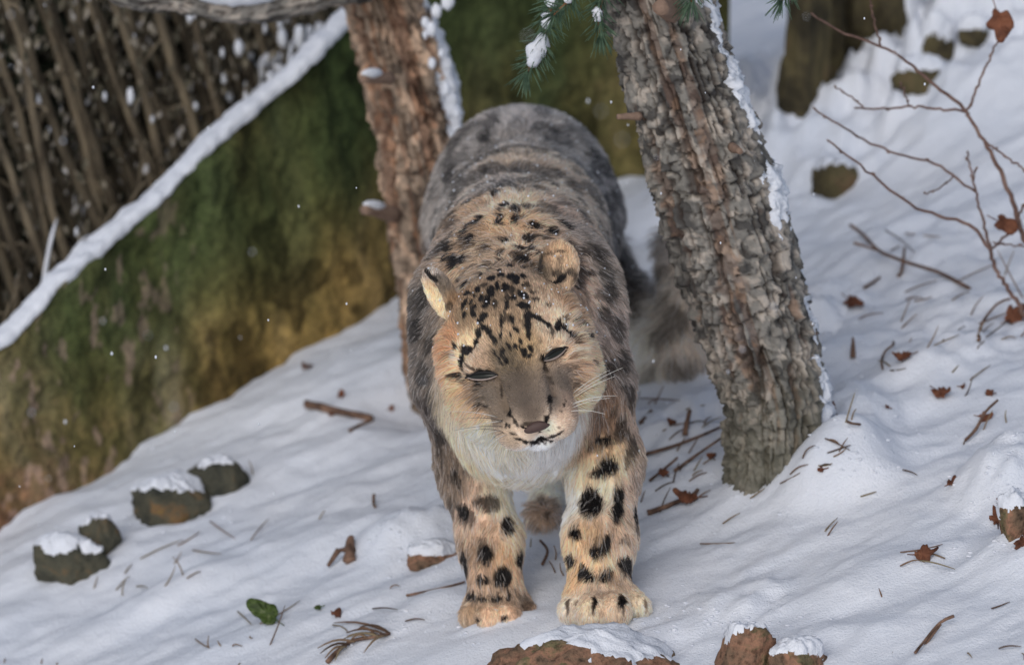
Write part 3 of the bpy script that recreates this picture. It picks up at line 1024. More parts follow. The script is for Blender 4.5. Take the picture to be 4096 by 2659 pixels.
HEl((0, -.080, -.052), (.086, .090, .072), .04)
HEl((0, -.020, -.040), (.056, .055, .048), .025)
for s in (-1, 1):
    HEl((s * .078, -.070, -.080), (.036, .055, .050), .03, CHEEK)
    HEl((s * .068, -.016, -.084), (.038, .058, .050), .03, CHEEK)
    HEl((s * .070, -.020, -.122), (.040, .052, .045), .03, CHEEK)
    HC((s * .028, -.026, -.008), (s * .064, -.012, -.022), .017, .015, .014)         # brow
    HEl((s * .029, .076, -.078), (.034, .034, .031), .008, MUZ)                      # whisker pad
    HC((s * .042, .022, -.060), (s * .036, .062, -.070), .024, .025, .012, MUZ)
    HC((s * .017, -.012, -.026), (s * .0125, .084, -.049), .024, .0185, .010, MUZ)    # flat, broad bridge of the nose
HEl((0, .075, -.104), (.031, .030, .025), .008, MUZ)
HC((0, .040, -.100), (0, -.05, -.130), .032, .064, .02, CHEEK)
HEl((0, .094, -.054), (.022, .015, .015), .005, MUZ)
for s in (-1, 1):
    HC((s * .040, .006, -.013), (s * .068, -.004, -.029), .0070, .0060, .010, HEAD, True)     # eye socket
    HC((s * .042, -.005, -.0170), (s * .067, -.014, -.0275), .0085, .0070, .008, HEAD)         # upper lid
    HC((s * .037, .024, -.028), (s * .033, .060, -.046), .0065, .005, .008, HEAD, True)      # fold beside the bridge
    HC((s * .010, .1085, -.058), (s * .0165, .100, -.050), .0035, .003, .003, MUZ, True)     # nostril
HC((0, .112, -.070), (0, .104, -.082), .0025, .0025, .003, MUZ, True)                        # cleft of the lip


def ear(base, tip, side, wid, face, thick=0.011):
    """a rounded cup: the shell of a flattened ellipsoid hollowed on the side it faces"""
    b, t = np.asarray(base), np.asarray(tip)
    ax = unit(t - b); L = np.linalg.norm(t - b)
    sd_ = unit(side - ax * (side @ ax)); fc = np.cross(sd_, ax)
    if fc @ face < 0: fc = -fc
    fr = np.stack([sd_, ax, fc])
    c = b + ax * L * 0.5
    fld.ell(c, (wid * 0.5, L * 0.56, 0.019), fr, 0.012, EAR)
    fld.ell(c + fc * 0.014 + ax * 0.003, (wid * 0.5 - 0.007, L * 0.5 - 0.004, 0.016), fr, 0.004, EAR, True)
    return c, fr


EAR_R = ear(PX(2225, 1172, -0.030), PX(2240, 975, 0.005), AX_R * 0.95 + AX_U * 0.1 - AX_D * .2, 0.062, -AX_D + AX_R * 0.25)
EAR_L = ear(PX(1812, 1262, -0.040), PX(1712, 1090, -0.010), -AX_D * 0.8 + AX_R * 0.45 , 0.058, -AX_R * 1.0 - AX_D * 0.15 - AX_U * .2)

V_, Q_ = surface_nets(fld.D, fld.lo, fld.h)
# keep the one connected body; smooth lightly
edges = np.concatenate([Q_[:, [0, 1]], Q_[:, [1, 2]], Q_[:, [2, 3]], Q_[:, [3, 0]]])
edges = np.unique(np.sort(edges, 1), axis=0)
lab = np.arange(len(V_))
for _ in range(400):
    l2 = lab.copy()
    np.minimum.at(l2, edges[:, 0], lab[edges[:, 1]]); np.minimum.at(l2, edges[:, 1], lab[edges[:, 0]])
    l2 = l2[l2]
    if (l2 == lab).all(): break
    lab = l2
main = np.bincount(lab).argmax()
keep = lab == main
remap = np.cumsum(keep) - 1
Q_ = remap[Q_[keep[Q_].all(1)]]
V_ = V_[keep]
edges = remap[edges[keep[edges].all(1)]]
deg = np.bincount(edges.ravel(), minlength=len(V_)).astype(float)[:, None]


def lap(A, it, f=0.5):
    for _ in range(it):
        S = np.zeros_like(A)
        for k in range(A.shape[1]):
            S[:, k] = np.bincount(edges[:, 0], A[edges[:, 1], k], len(A)) + np.bincount(edges[:, 1], A[edges[:, 0], k], len(A))
        A = A + f * (S / deg - A)
    return A


V_ = lap(V_, 2, 0.4)
gi = np.clip(np.round((V_ - fld.lo) / fld.h).astype(int), 0, np.array(fld.D.shape) - 1)
vid_ = fld.id[gi[:, 0], gi[:, 1], gi[:, 2]].astype(int)


def face_normals(V, Q):
    n = np.cross(V[Q[:, 2]] - V[Q[:, 0]], V[Q[:, 3]] - V[Q[:, 1]])
    return n


fn = face_normals(V_, Q_)
vn = np.zeros_like(V_)
for k in range(4):
    for c in range(3):
        vn[:, c] += np.bincount(Q_[:, k], fn[:, c], len(V_))
vn /= np.linalg.norm(vn, axis=1)[:, None] + 1e-12
bvh = BVHTree.FromPolygons([Vector(v) for v in V_], [tuple(q) for q in Q_.tolist()])


def cast(u, v):
    d = ray(u, v)
    h = bvh.ray_cast(Vector(CAM), Vector(d))
    if h[0] is None: return None
    return np.array(h[0]), np.array(h[1])
# coat colours: fur pigment with brightness offsets against shading put into each sample (photo pixel -> sRGB), anchored to the skin
COAT_SHADE_FIT = """2060 480 179 176 174|1900 560 150 147 144|2120 620 201 178 149|2250 560 152 148 143|1800 760 153 148 142|2400 780 127 125 127|2150 740 211 189 159|
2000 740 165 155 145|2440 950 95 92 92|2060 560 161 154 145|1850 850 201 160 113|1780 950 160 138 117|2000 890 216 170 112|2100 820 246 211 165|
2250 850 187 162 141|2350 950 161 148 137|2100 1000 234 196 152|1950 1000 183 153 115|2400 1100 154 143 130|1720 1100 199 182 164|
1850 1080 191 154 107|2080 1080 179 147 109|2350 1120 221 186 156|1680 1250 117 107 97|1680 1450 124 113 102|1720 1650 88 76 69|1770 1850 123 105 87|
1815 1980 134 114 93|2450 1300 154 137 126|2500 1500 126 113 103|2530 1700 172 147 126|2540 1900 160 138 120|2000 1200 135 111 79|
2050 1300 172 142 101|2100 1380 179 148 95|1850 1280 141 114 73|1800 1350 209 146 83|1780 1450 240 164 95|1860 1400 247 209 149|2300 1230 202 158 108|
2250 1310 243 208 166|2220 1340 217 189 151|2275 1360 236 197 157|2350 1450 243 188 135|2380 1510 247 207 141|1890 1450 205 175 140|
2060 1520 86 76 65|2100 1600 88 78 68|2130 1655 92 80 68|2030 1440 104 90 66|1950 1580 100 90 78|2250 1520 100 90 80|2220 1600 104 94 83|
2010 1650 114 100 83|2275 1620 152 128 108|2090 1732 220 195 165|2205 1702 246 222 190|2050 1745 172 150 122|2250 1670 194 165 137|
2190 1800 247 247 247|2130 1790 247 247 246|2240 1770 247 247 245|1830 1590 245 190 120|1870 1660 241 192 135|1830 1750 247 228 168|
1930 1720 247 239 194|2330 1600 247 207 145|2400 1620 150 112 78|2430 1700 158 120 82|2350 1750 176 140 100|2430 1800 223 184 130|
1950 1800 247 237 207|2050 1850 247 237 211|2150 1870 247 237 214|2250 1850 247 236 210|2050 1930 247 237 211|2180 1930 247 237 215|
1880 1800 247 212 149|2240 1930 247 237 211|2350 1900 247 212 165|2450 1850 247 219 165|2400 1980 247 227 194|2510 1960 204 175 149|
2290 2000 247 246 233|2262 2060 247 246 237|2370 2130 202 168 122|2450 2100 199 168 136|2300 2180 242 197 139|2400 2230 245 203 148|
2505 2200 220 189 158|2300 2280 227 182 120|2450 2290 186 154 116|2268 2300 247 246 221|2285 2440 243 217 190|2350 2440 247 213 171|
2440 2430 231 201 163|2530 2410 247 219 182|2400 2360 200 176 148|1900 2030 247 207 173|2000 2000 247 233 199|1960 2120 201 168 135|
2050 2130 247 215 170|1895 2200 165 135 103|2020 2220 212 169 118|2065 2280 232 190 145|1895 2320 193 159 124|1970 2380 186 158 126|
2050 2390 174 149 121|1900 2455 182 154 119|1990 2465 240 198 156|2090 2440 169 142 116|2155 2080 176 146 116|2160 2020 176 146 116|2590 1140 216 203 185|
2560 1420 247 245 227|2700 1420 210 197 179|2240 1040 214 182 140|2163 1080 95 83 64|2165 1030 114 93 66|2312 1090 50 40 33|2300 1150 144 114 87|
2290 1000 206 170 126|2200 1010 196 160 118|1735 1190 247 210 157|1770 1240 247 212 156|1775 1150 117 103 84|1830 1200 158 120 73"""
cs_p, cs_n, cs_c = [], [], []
for t in COAT_SHADE_FIT.replace('\n', '').split('|'):
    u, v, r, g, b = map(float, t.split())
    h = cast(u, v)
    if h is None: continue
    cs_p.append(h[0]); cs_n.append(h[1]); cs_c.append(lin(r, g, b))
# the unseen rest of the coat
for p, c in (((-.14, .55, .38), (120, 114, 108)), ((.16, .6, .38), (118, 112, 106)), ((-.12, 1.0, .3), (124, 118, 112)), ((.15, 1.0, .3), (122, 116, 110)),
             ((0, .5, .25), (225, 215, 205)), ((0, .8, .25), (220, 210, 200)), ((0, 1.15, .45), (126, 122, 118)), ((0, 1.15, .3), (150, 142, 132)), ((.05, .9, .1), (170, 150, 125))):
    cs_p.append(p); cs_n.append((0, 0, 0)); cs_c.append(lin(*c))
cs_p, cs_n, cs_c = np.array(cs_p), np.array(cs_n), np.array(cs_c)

# spots: x y rx ry angle weight, measured in four enlargements of the photograph
SPOT_A = """560 355 22 40 -15|640 405 50 32|790 305 42 35|655 490 50 25|765 450 32 25|820 400 42 22 -10 .8|745 517 20 18|905 245 35 28 0 .8|925 320 40 30|820 210 28 22 0 .8|705 205 45 25 0 .7|640 265 55 22 0 .6|
1005 240 30 28|1030 290 35 30|980 180 35 14 0 .7|1025 125 45 16 0 .8|940 105 40 12 0 .6|875 155 30 14 0 .7|1140 195 40 32|1140 305 38 35|1200 330 35 45 20|1280 305 32 28|1285 210 45 28 -50|1270 100 75 30 10 .8|1180 50 60 18 0 .6|
990 405 22 45|1080 425 38 42|1150 445 28 40 0 .8|1215 375 20 18|1330 400 38 28 20 .8|1275 400 15 18|1285 510 65 28 33|1395 480 32 14 10 .8|1420 565 45 18 10 .8|1165 540 40 26 10|1290 630 70 34 15|1100 625 26 45 -10|1095 550 20 40 0 .8|
960 605 28 45 -10 .8|875 575 28 60 8|850 632 35 22|810 545 28 38 20|910 480 38 45 -20|920 440 35 25|700 585 15 32 15|620 610 20 62 25|725 660 24 50 28|725 730 32 28 -30|620 740 16 28 10|820 765 32 60 35|830 865 40 30 10|895 925 32 38|
770 940 28 55 5|940 1010 26 55 -25|745 1055 18 55 10|1025 955 16 48 8|1030 800 15 70 -12|1070 760 20 60 5 .8|1120 770 20 45 -10 .7|1150 775 18 45 -20|1145 975 12 32 -15|1215 905 26 45 -30|1330 845 34 55 -10|1340 950 26 45 -5|
1330 740 45 42|1400 745 60 22 15|1490 790 60 25 35|1570 850 40 25 50|1610 930 20 45 -10 .8|1670 880 28 70 10|1760 880 70 22 38|1830 960 40 32 30|1910 1010 30 60 -20 .8|2025 985 32 35|1930 835 55 24 50|1775 770 40 28 20 .8|1560 620 30 15 0 .7|
1250 1030 20 32 -25|1130 1090 18 35 -25|1085 1045 18 20|1190 1090 16 25|1245 1100 16 30 -20|1290 1150 26 42 -20|1365 1115 24 40 -30|1355 1190 26 18|1385 1065 14 22 0 .7|1050 1165 17 48 -8|960 1165 12 30 -10|1010 1230 18 26 -10|1090 1255 22 26 -20|1035 1290 25 14|
505 1085 24 30 -10|650 1130 62 50 10|590 1200 24 70 10|570 1290 24 55 -10|440 1200 45 25 -50 .5|1600 1185 118 40 -25|1900 1190 30 50 10 .5|1660 370 70 20 -20|1720 330 50 35 -20|1690 220 70 22 -15 .5|1700 130 40 60 20 .4|1900 400 30 60 15 .8|1875 300 18 90 -12 .8|1475 180 16 100 8 .8|1640 20 110 12 -8 .7|
235 290 30 80 -52|215 265 50 25 30|300 300 40 30 30 .5|450 640 45 40 20 .7|1830 310 20 90 -10 .3"""
SPOT_C = """730 222 118 36 8|600 250 60 24 -12|640 185 100 13 14 .8|1335 150 18 50 0 .8|1400 300 40 14 50 .5|425 270 30 30|490 265 22 45|545 340 20 42 -30 .8|905 400 14 62 -8 .8|990 620 16 42 -10|1035 700 14 55 -28 .9|1385 490 25 45|1393 600 13 60 8 .7|
1345 705 24 75 32|1200 748 95 26 8 .8|1140 775 45 14 22|1255 770 50 18 -20 .9|1282 820 14 38|950 745 14 14|900 710 12 12|990 750 12 14|1020 830 34 10 20|1085 890 50 14 15|1155 912 50 13 5|1230 918 50 20|1305 885 75 22|1405 860 50 14 -20|1485 820 50 12 -30|
1200 950 14 14 0 .8|1340 930 16 12 0 .7|1440 915 12 12 0 .7|1400 900 16 10|1490 595 13 15|1535 550 13 15|1550 510 13 15|1480 760 20 10 -20 .7|1370 795 14 8 0 .7|1430 790 12 8 0 .7|1720 150 16 16 0 .8|1810 130 38 22 -30 .8|1670 350 40 25 -20 .7|1880 260 60 45 0 .7|1890 370 40 30 0 .6|
660 550 35 12 0 .8|740 560 40 12 10 .8|1830 715 80 24 0 .5|1930 910 110 38 5|1870 965 110 32 -12 .6|2010 640 40 40 0 .5|1970 1160 75 70 -25 .9|1880 1240 110 40 0 .8|450 1230 28 50 0 .9|490 1330 30 60 0 .8|360 860 20 60 0 .6|2110 700 25 70 0 .6|2120 380 30 40 0 .7|2190 520 25 60 0 .6|
2150 840 25 70 0 .6|2150 1100 30 90 0 .6|2080 880 30 60 0 .5|210 300 25 100 0 .5|110 200 25 120 0 .5|170 560 20 100 0 .45|240 760 18 90 0 .5|290 980 18 90 0 .5|60 60 25 80 0 .5|330 1100 22 80 0 .5"""
SPOT_D = """1330 215 72 45 -20|1285 252 70 24|1210 455 75 85 10|1405 420 38 60 10|1395 520 40 60 10|1470 130 28 60 0 .7|1512 540 28 70|1520 630 28 40 0 .8|1110 665 38 42|1320 740 28 65 5|1250 790 42 45|1290 700 60 30 0 .4|1430 715 20 20 0 .8|1075 855 30 40 10|1170 940 48 42|1215 960 40 22 10|1310 955 50 25|
1450 890 48 50|1470 930 25 50|1235 1115 18 50 -5|1225 1165 11 42 0 .8|1430 1100 28 45|1430 1175 10 42 0 .7|1055 1130 11 42 10 .8|1052 1170 8 40 0 .7|1585 1150 8 50 0 .7|1130 1120 8 40 20 .5|505 455 85 50 5 .85|345 530 40 60 -10|385 560 40 60 0 .8|650 600 40 60|480 720 30 30 0 .5|495 795 50 60|505 845 18 30|725 840 32 38|
355 835 30 40|370 910 30 55|615 950 55 65|475 980 45 25|575 990 30 25|395 1100 35 20|470 1105 45 16|570 1105 40 20|655 1095 20 22|355 1060 14 20|780 1120 45 40 0 .5|625 1230 20 18|450 1240 18 12|780 600 25 40 0 .5|270 480 25 60 0 .5|290 260 25 50 0 .7|920 520 20 30 0 .6"""
SPOT_B = """660 270 62 45|990 290 40 45|955 345 25 50 0 .6|940 440 35 55|1160 305 95 25|1090 340 40 40 0 .7|1140 405 55 20 0 .9|1090 445 35 20|740 450 65 48 -20|630 520 42 60 30|600 590 26 50 10|665 630 30 50 20|980 625 45 22 0 .8|1280 490 70 25 10 .9|1450 545 45 35|1240 600 55 40 0 .7|1380 615 60 20 15 .6|
1590 490 70 25 35 .7|1470 325 50 22 10 .6|450 700 50 55 0 .7|420 810 32 32|510 780 28 25 0 .9|610 810 35 50 35|510 850 45 55 30 .8|790 720 30 45 0 .6|950 740 45 28 0 .6|1200 705 110 22 10 .7|1310 740 50 18 30 .6|1160 760 90 18 0 .6|1160 800 65 28 10 .9|280 800 30 40 0 .5|470 440 80 45 -30 .5|350 560 60 40 -45 .4|
1640 680 60 25 50 .4|1960 620 35 60 0 .5|1300 90 40 35 0 .5|920 180 50 25 0 .7|1060 110 80 30 30 .5|1850 200 90 100 0 .5|1800 130 60 70 0 .4|1900 330 60 40 0 .6|1750 750 40 40 0 .5|1800 950 40 25 0 .6|1950 900 40 80 0 .4|2000 1000 30 80 0 .5|1900 1150 40 50 0 .4"""
SPOT_R = """740 280 60 90 20 .45|700 410 50 60 0 .6|780 470 100 30 0 .3|750 560 80 50 0 .25|760 680 100 60 30 .45|900 830 130 40 35 .5|540 340 60 40 0 .25|380 650 50 60 0 .25|1100 790 50 25 0 .5|1600 590 60 60 0 .5|1690 670 50 80 0 .55|1560 850 80 70 0 .45|1180 210 60 60 0 .35|1400 350 100 40 0 .2|1250 480 60 100 0 .2|1330 600 70 40 0 .25|
420 480 40 50 0 .2|1450 700 50 50 0 .3|600 600 50 40 0 .25|980 300 60 50 0 .2"""
SPOT_T = """2540 1270 45 40 0 .6|2620 1000 60 60 0 .6|2640 1360 40 60 20 .6|2700 1300 50 60 0 .6|2720 1480 60 30 0 .6|2600 1500 40 40 0 .5|2160 2010 20 20 0 .5|1690 1200 25 50 8 .75|1665 1330 20 45 0 .75|1722 1380 22 40 10 .7|1690 1500 22 50 0 .75|1740 1600 20 50 -10 .75|1762 1750 18 45 -8 .75|2440 1180 30 40 0 .75|2470 1330 25 50 -8 .75|2420 1260 25 30 0 .7|2500 1450 22 45 -5 .75|2450 1480 25 35 0 .7|2520 1600 20 50 -5 .75|2480 1720 22 45 0 .75|2530 1800 18 45 0 .75|2400 1020 35 30 10 .75|2430 900 30 45 0 .75|2340 880 40 30 20 .7|2300 760 40 35 0 .6|2380 700 35 50 20 .65|1800 900 35 30 0 .65|1755 1000 30 40 0 .7|1860 985 30 25 0 .7|1900 800 40 30 0 .55|1800 700 35 40 0 .5|2200 700 45 35 0 .5|1950 600 45 40 0 .5|2250 560 50 35 20 .5|2050 690 30 30 0 .45|1850 640 35 45 0 .45"""
spots = []
for txt, ou, ov, sc_ in ((SPOT_A, 1640, 1000, 2.833), (SPOT_C, 1640, 1400, 2.479), (SPOT_D, 1650, 1750, 1.7), (SPOT_B, 1600, 700, 2.38), (SPOT_R, 1600, 350, 2.06), (SPOT_T, 0, 0, 1.0)):
    for t in txt.replace('\n', '').split('|'):
        a = [float(q) for q in t.split()] + [0.0, 0.0]
        k = len(t.split())
        ang = a[4] if k > 4 else 0.0
        wt = a[5] if k > 5 else 1.0
        if txt is SPOT_B or txt is SPOT_R: wt = min(1.0, wt * 1.3 + .06)
        u, v = ou + a[0] / sc_, ov + a[1] / sc_
        h = cast(u, v)
        if h is None: continue
        p0, n = h
        d = ray(u, v); m = px_m(p0)
        if n @ d > 0: n = -n
        ca, sa = math.cos(R(ang)), math.sin(R(ang))
        axs = []
        for vx, vy, rr in ((ca, sa, a[2] / sc_), (-sa, ca, a[3] / sc_)):
            q = AX_R * vx - AX_U * vy
            t_ = q - d * (q @ n) / min(-0.55, d @ n)
            t_ -= n * (t_ @ n)
            axs.append(t_ * rr * m * (1.28 if txt is SPOT_A else 1.35 if txt in (SPOT_B, SPOT_R) else 1.12))
        spots.append((p0, n, axs[0], axs[1], wt))
# rosettes on the flanks, haunches and back that the photograph does not show
cand = rng.integers(0, len(V_), 4000)
taken = [s[0] for s in spots]
for i in cand:
    p, n = V_[i], vn[i]
    if vid_[i] not in (BODY, HIND, TAIL, NECK, LEG): continue
    if (n @ (CAM - p)) > 0.12 * np.linalg.norm(CAM - p) and p[1] < 1.15: continue
    if p[2] < float(ground_base(p[0], p[1])) + 0.03: continue
    if min(np.linalg.norm(np.array(taken) - p, axis=1)) < 0.062: continue
    taken.append(p)
    t1 = unit(np.cross(n, rng.normal(size=3))); t2 = np.cross(n, t1)
    r0 = rng.uniform(.015, .024)
    for k in range(4):
        if rng.random() < .2: continue
        a = k * 1.57 + rng.uniform(-.3, .3)
        e = t1 * math.cos(a) + t2 * math.sin(a); f = np.cross(n, e)
        spots.append((p + e * r0, n, e * .007, f * rng.uniform(.010, .016), .7))


def coat_base(P):
    """ground colour of the coat, painted-in shading offsets included, at points near the skin"""
    col = np.empty((len(P), 3))
    for s in range(0, len(P), 20000):
        q = P[s:s + 20000].astype(np.float32)
        d2 = ((q[:, None, :] - cs_p[None].astype(np.float32)) ** 2).sum(-1)
        wgt = 1.0 / (d2 + 0.00012) ** 2.2
        col[s:s + 20000] = (wgt[:, :, None] * cs_c[None]).sum(1) / wgt.sum(1)[:, None]
    return col


def coat(P, col, soft=0.16, seed=4):
    """fur colour at points near the skin"""
    mott = fbm(P * 60.0, seed, 3)
    smudge = fbm(P * np.array([26., 20., 26.]), seed + 5, 2)
    bodyw = smooth01((P[:, 1] - .08) / .12) * smooth01((P[:, 2] - .20) / .1)
    col = col * (1 + 0.16 * mott)[:, None] * (1 - .68 * bodyw * smooth01((smudge - .02) / .28))[:, None]
    wob = P + 0.0022 * np.stack([vnoise(P * 160, 1), vnoise(P * 160, 2), vnoise(P * 160, 3)], -1)
    order = np.argsort(wob[:, 1]); wob = wob[order]; ys = wob[:, 1]
    dark = np.zeros(len(P))
    for p0, n, a, b, wt in spots:
        rm = max(np.linalg.norm(a), np.linalg.norm(b)) * 1.4 + 0.014
        i0, i1 = np.searchsorted(ys, (p0[1] - rm, p0[1] + rm))
        d = wob[i0:i1] - p0
        m = (np.abs(d) < rm).all(1)
        if not m.any(): continue
        d = d[m]
        hn = d @ n
        d = d - hn[:, None] * n
        aa, bb, ab = a @ a, b @ b, a @ b
        det = aa * bb - ab * ab + 1e-18
        da, db = d @ a, d @ b
        c1 = (bb * da - ab * db) / det; c2 = (aa * db - ab * da) / det
        r_ = np.sqrt(c1 * c1 + c2 * c2)
        val = wt * smooth01((1.0 + soft - r_) / (2 * soft)) * smooth01((rm * 1.1 - np.abs(hn)) / 0.008)
        sub_ = dark[i0:i1]
        sub_[m] = np.maximum(sub_[m], val)
    dk = np.empty(len(P)); dk[order] = dark
    ink = np.array(lin(24, 21, 21))
    dk = dk ** .75
    return col * (1 - dk)[:, None] + ink * dk[:, None], dk
FUR_GAIN = np.array([1.28, 1.19, 1.14])


def tone(c):
    """light passes from hair to hair and deepens the colour, so each hair is paler than the coat"""
    l = c @ np.array([.25, .6, .15])
    return np.clip((l[:, None] + .70 * (c - l[:, None])) * FUR_GAIN, 0, .95)

m_skin, t_, b_ = mat('leopard_skin', rough=0.9, spec=0.05)
at = N_(t_, 'ShaderNodeAttribute', attribute_name='coat')
t_.links.new(at.outputs['Color'], b_.inputs['Base Color'])
m_fur = bpy.data.materials.new('leopard_fur')
m_fur.use_nodes = True
t_ = m_fur.node_tree
t_.nodes.clear()
hb = t_.nodes.new('ShaderNodeBsdfHairPrincipled')
hb.model = 'CHIANG'
hb.parametrization = 'COLOR'
hb.inputs['Roughness'].default_value = .45
hb.inputs['Radial Roughness'].default_value = .6
hb.inputs['Coat'].default_value = 0.0
at = N_(t_, 'ShaderNodeAttribute', attribute_name='coat')
t_.links.new(at.outputs['Color'], hb.inputs['Color'])
mo = t_.nodes.new('ShaderNodeOutputMaterial')
df = t_.nodes.new('ShaderNodeBsdfDiffuse')
t_.links.new(at.outputs['Color'], df.inputs['Color'])
mx = t_.nodes.new('ShaderNodeMixShader')
mx.inputs[0].default_value = .45
t_.links.new(hb.outputs[0], mx.inputs[1])
t_.links.new(df.outputs[0], mx.inputs[2])
t_.links.new(mx.outputs[0], mo.inputs['Surface'])

leopard = empty('snow_leopard', (0, 0.45, 0.05))
set_props(leopard, 'snow leopard with spotted fur walking with its head lowered', 'snow leopard')
body = quad_mesh('body', V_, Q_, m_skin, leopard)
vbase = coat_base(V_)
vc, _ = coat(V_, vbase)
ca = body.data.color_attributes.new('coat', 'FLOAT_COLOR', 'POINT')
ca.data.foreach_set('color', np.concatenate([tone(vc), np.ones((len(V_), 1))], 1).astype(np.float32).ravel())

# which way the fur lies, how long it is, and how far it stands off, for each region
FT = {BODY: ((0, .55, -.75), .023, .36), NECK: ((0, .45, -.85), .023, .36), CHEST: ((0, -.10, -1), .047, .36), LEG: ((0, -.12, -1), .021, .36),
      PAW: ((0, -.45, -.8), .011, .40), HEAD: (tuple(-HF * .8 + HU * -.1), .0105, .36), MUZ: (tuple(-HF * .7 - HU * .5), .0055, .35),
      CHEEK: (tuple(-HF * .25 - HU * .9), .026, .40), EAR: ((0, .15, 1), .010, .35), HIND: ((0, .2, -1), .026, .4), TAIL: ((.2, .2, -.9), .045, .5)}
fd = np.zeros((len(V_), 3)); fl = np.zeros((len(V_), 2))
for k, (d, L, lf) in FT.items():
    m = vid_ == k
    fd[m] = unit(d); fl[m] = (L, lf)
# chest and cheek hair spreads outwards, away from the middle line
hx = (V_ - HE) @ HX
m = (vid_ == CHEEK); fd[m] += HX * np.sign(hx[m])[:, None] * .75
m = (vid_ == MUZ); fd[m] += HX * np.sign(hx[m])[:, None] * .45
m = (vid_ == CHEST); fd[m, 0] += np.clip((V_[m, 0] + .045) * 3.0, -.35, .35)
fd = lap(fd, 14); fl = lap(fl, 10)

# eyes, half closed: (outer corner, inner corner) in photo pixels
EYES = []
m_eye, t_, b_ = mat('eye_surface', (.016, .017, .013), .14, .4)
m_lid, t_, b_ = mat('eyelid_rim', (.012, .011, .011), .5, .3)
m_lid2, t_, b_ = mat('eyelid_lower', (.34, .27, .24), .6, .3)
for (u0, v0, u1, v1) in ((1872, 1508, 1986, 1500), (2262, 1392, 2178, 1440)):
    a, b = cast(u0, v0)[0], cast(u1, v1)[0]
    n = -AX_D
    a, b = a + n * .003, b + n * .003
    t = unit(b - a); up = unit(np.cross(n, t)); up = up if up @ HF < 0 else -up
    EYES.append((a, b))
    ln = np.linalg.norm(b - a)
    c = (a + b) / 2
    V1, F1 = [], []
    ths = np.linspace(0, 2 * np.pi, 14, endpoint=False); ss = np.linspace(-1, 1, 17)
    for s_ in ss:
        w_ = math.sqrt(max(.02, 1 - s_ * s_))
        for th in ths:
            V1.append(c + t * s_ * ln * .5 + up * math.cos(th) * .0046 * w_ + n * (math.sin(th) * .0042 * w_ + .002 * (1 - s_ * s_)))
    k_ = len(ths)
    for i in range(len(ss) - 1):
        for j in range(k_): F1.append((i * k_ + j, i * k_ + (j + 1) % k_, (i + 1) * k_ + (j + 1) % k_, (i + 1) * k_ + j))
    F1 += [tuple(range(k_))[::-1], tuple(range((len(ss) - 1) * k_, len(ss) * k_))]
    o = mesh_obj('eye', V1, F1, m_eye, leopard)
    q = np.linspace(-1.22, 1.12, 16)[:, None]
    arc = c + t * q * ln * .5 + up * (.0056 * (1 - np.abs(q) ** 2.2 * .8)) + n * (.0045 - .003 * q ** 2)
    mesh_obj('upper_lid', *tube_geo(arc, .0022 * (1 - .55 * np.abs(np.linspace(-1, 1, 16)) ** 2), 7), m_lid, o)
    arc = c + t * q * ln * .5 - up * (.0052 * (1 - np.abs(q) ** 2.2 * .8)) + n * (.0040 - .003 * q ** 2)
    mesh_obj('lower_lid', *tube_geo(arc, .0013 * (1 - .55 * np.abs(np.linspace(-1, 1, 16)) ** 2), 6), m_lid2, o)
# nose leather
m_nose, t_, b_ = mat('nose_leather', lin(84, 66, 61), .5, .3)
nn = noise_n(t_, 900, 2, .5, texco(t_)); bump(t_, b_, nn.outputs[0], .5, .001)
NOSE = cast(2146, 1706)[0]
G = Geo()
V1, F1 = snow_lump(np.zeros(3), (.0205, .0075, .0085), 3, .10, 22, 12)
mesh_obj('nose', [NOSE - AX_D * .002 + HX * v[0] * (1.0 if v[1] > 0 else .75) + HF * v[1] + HU * (v[2] - .0012 * (abs(v[0]) > .010)) for v in V1], F1, m_nose, leopard)


def seg_dist(P, a, b):
    ab = b - a
    t = np.clip(((P - a) @ ab) / (ab @ ab), 0, 1)
    return np.linalg.norm(P - a - t[:, None] * ab, axis=1)


tri = np.concatenate([Q_[:, [0, 1, 2]], Q_[:, [0, 2, 3]]])
ta = 0.5 * np.linalg.norm(np.cross(V_[tri[:, 1]] - V_[tri[:, 0]], V_[tri[:, 2]] - V_[tri[:, 0]]), axis=1)
tc = V_[tri].mean(1)
dens = np.ones(len(tri))
tv = vid_[tri[:, 0]]
dens[np.isin(tv, (HEAD, MUZ, EAR))] = 3.2
dens[tv == CHEEK] = 1.7
dens[tv == PAW] = 2.2
dens[np.isin(tv, (HIND, TAIL))] = 0.6
dens[tc[:, 1] > 1.05] *= 0.6
NS = 330000
pr = ta * dens
pick = rng.choice(len(tri), NS, p=pr / pr.sum())
r1, r2 = rng.random(NS), rng.random(NS)
fl_ = r1 + r2 > 1
r1[fl_], r2[fl_] = 1 - r1[fl_], 1 - r2[fl_]
bw = np.stack([1 - r1 - r2, r1, r2], 1)
T3 = tri[pick]
interp = lambda A: (A[T3] * bw[:, :, None]).sum(1)
P0 = interp(V_); Nn = interp(vn); Dd = interp(fd); LL = interp(fl)
Nn /= np.linalg.norm(Nn, axis=1)[:, None]
jit = np.stack([fbm(P0 * 55, 31, 2), fbm(P0 * 55, 32, 2), fbm(P0 * 55, 33, 2)], -1)
Dd = Dd + np.where(LL[:, :1] < .014, .35, .65) * jit + 0.16 * rng.normal(size=Dd.shape)
Dd -= Nn * (Dd * Nn).sum(1)[:, None]
Dd /= np.linalg.norm(Dd, axis=1)[:, None] + 1e-9
L = LL[:, 0] * rng.uniform(.65, 1.15, NS) * (1 + .25 * fbm(P0 * 30, 40, 2))
lift = LL[:, 1] * rng.uniform(.6, 1.4, NS)
NP = 5
tt = np.linspace(0, 1, NP)
pts = np.empty((NS, NP, 3))
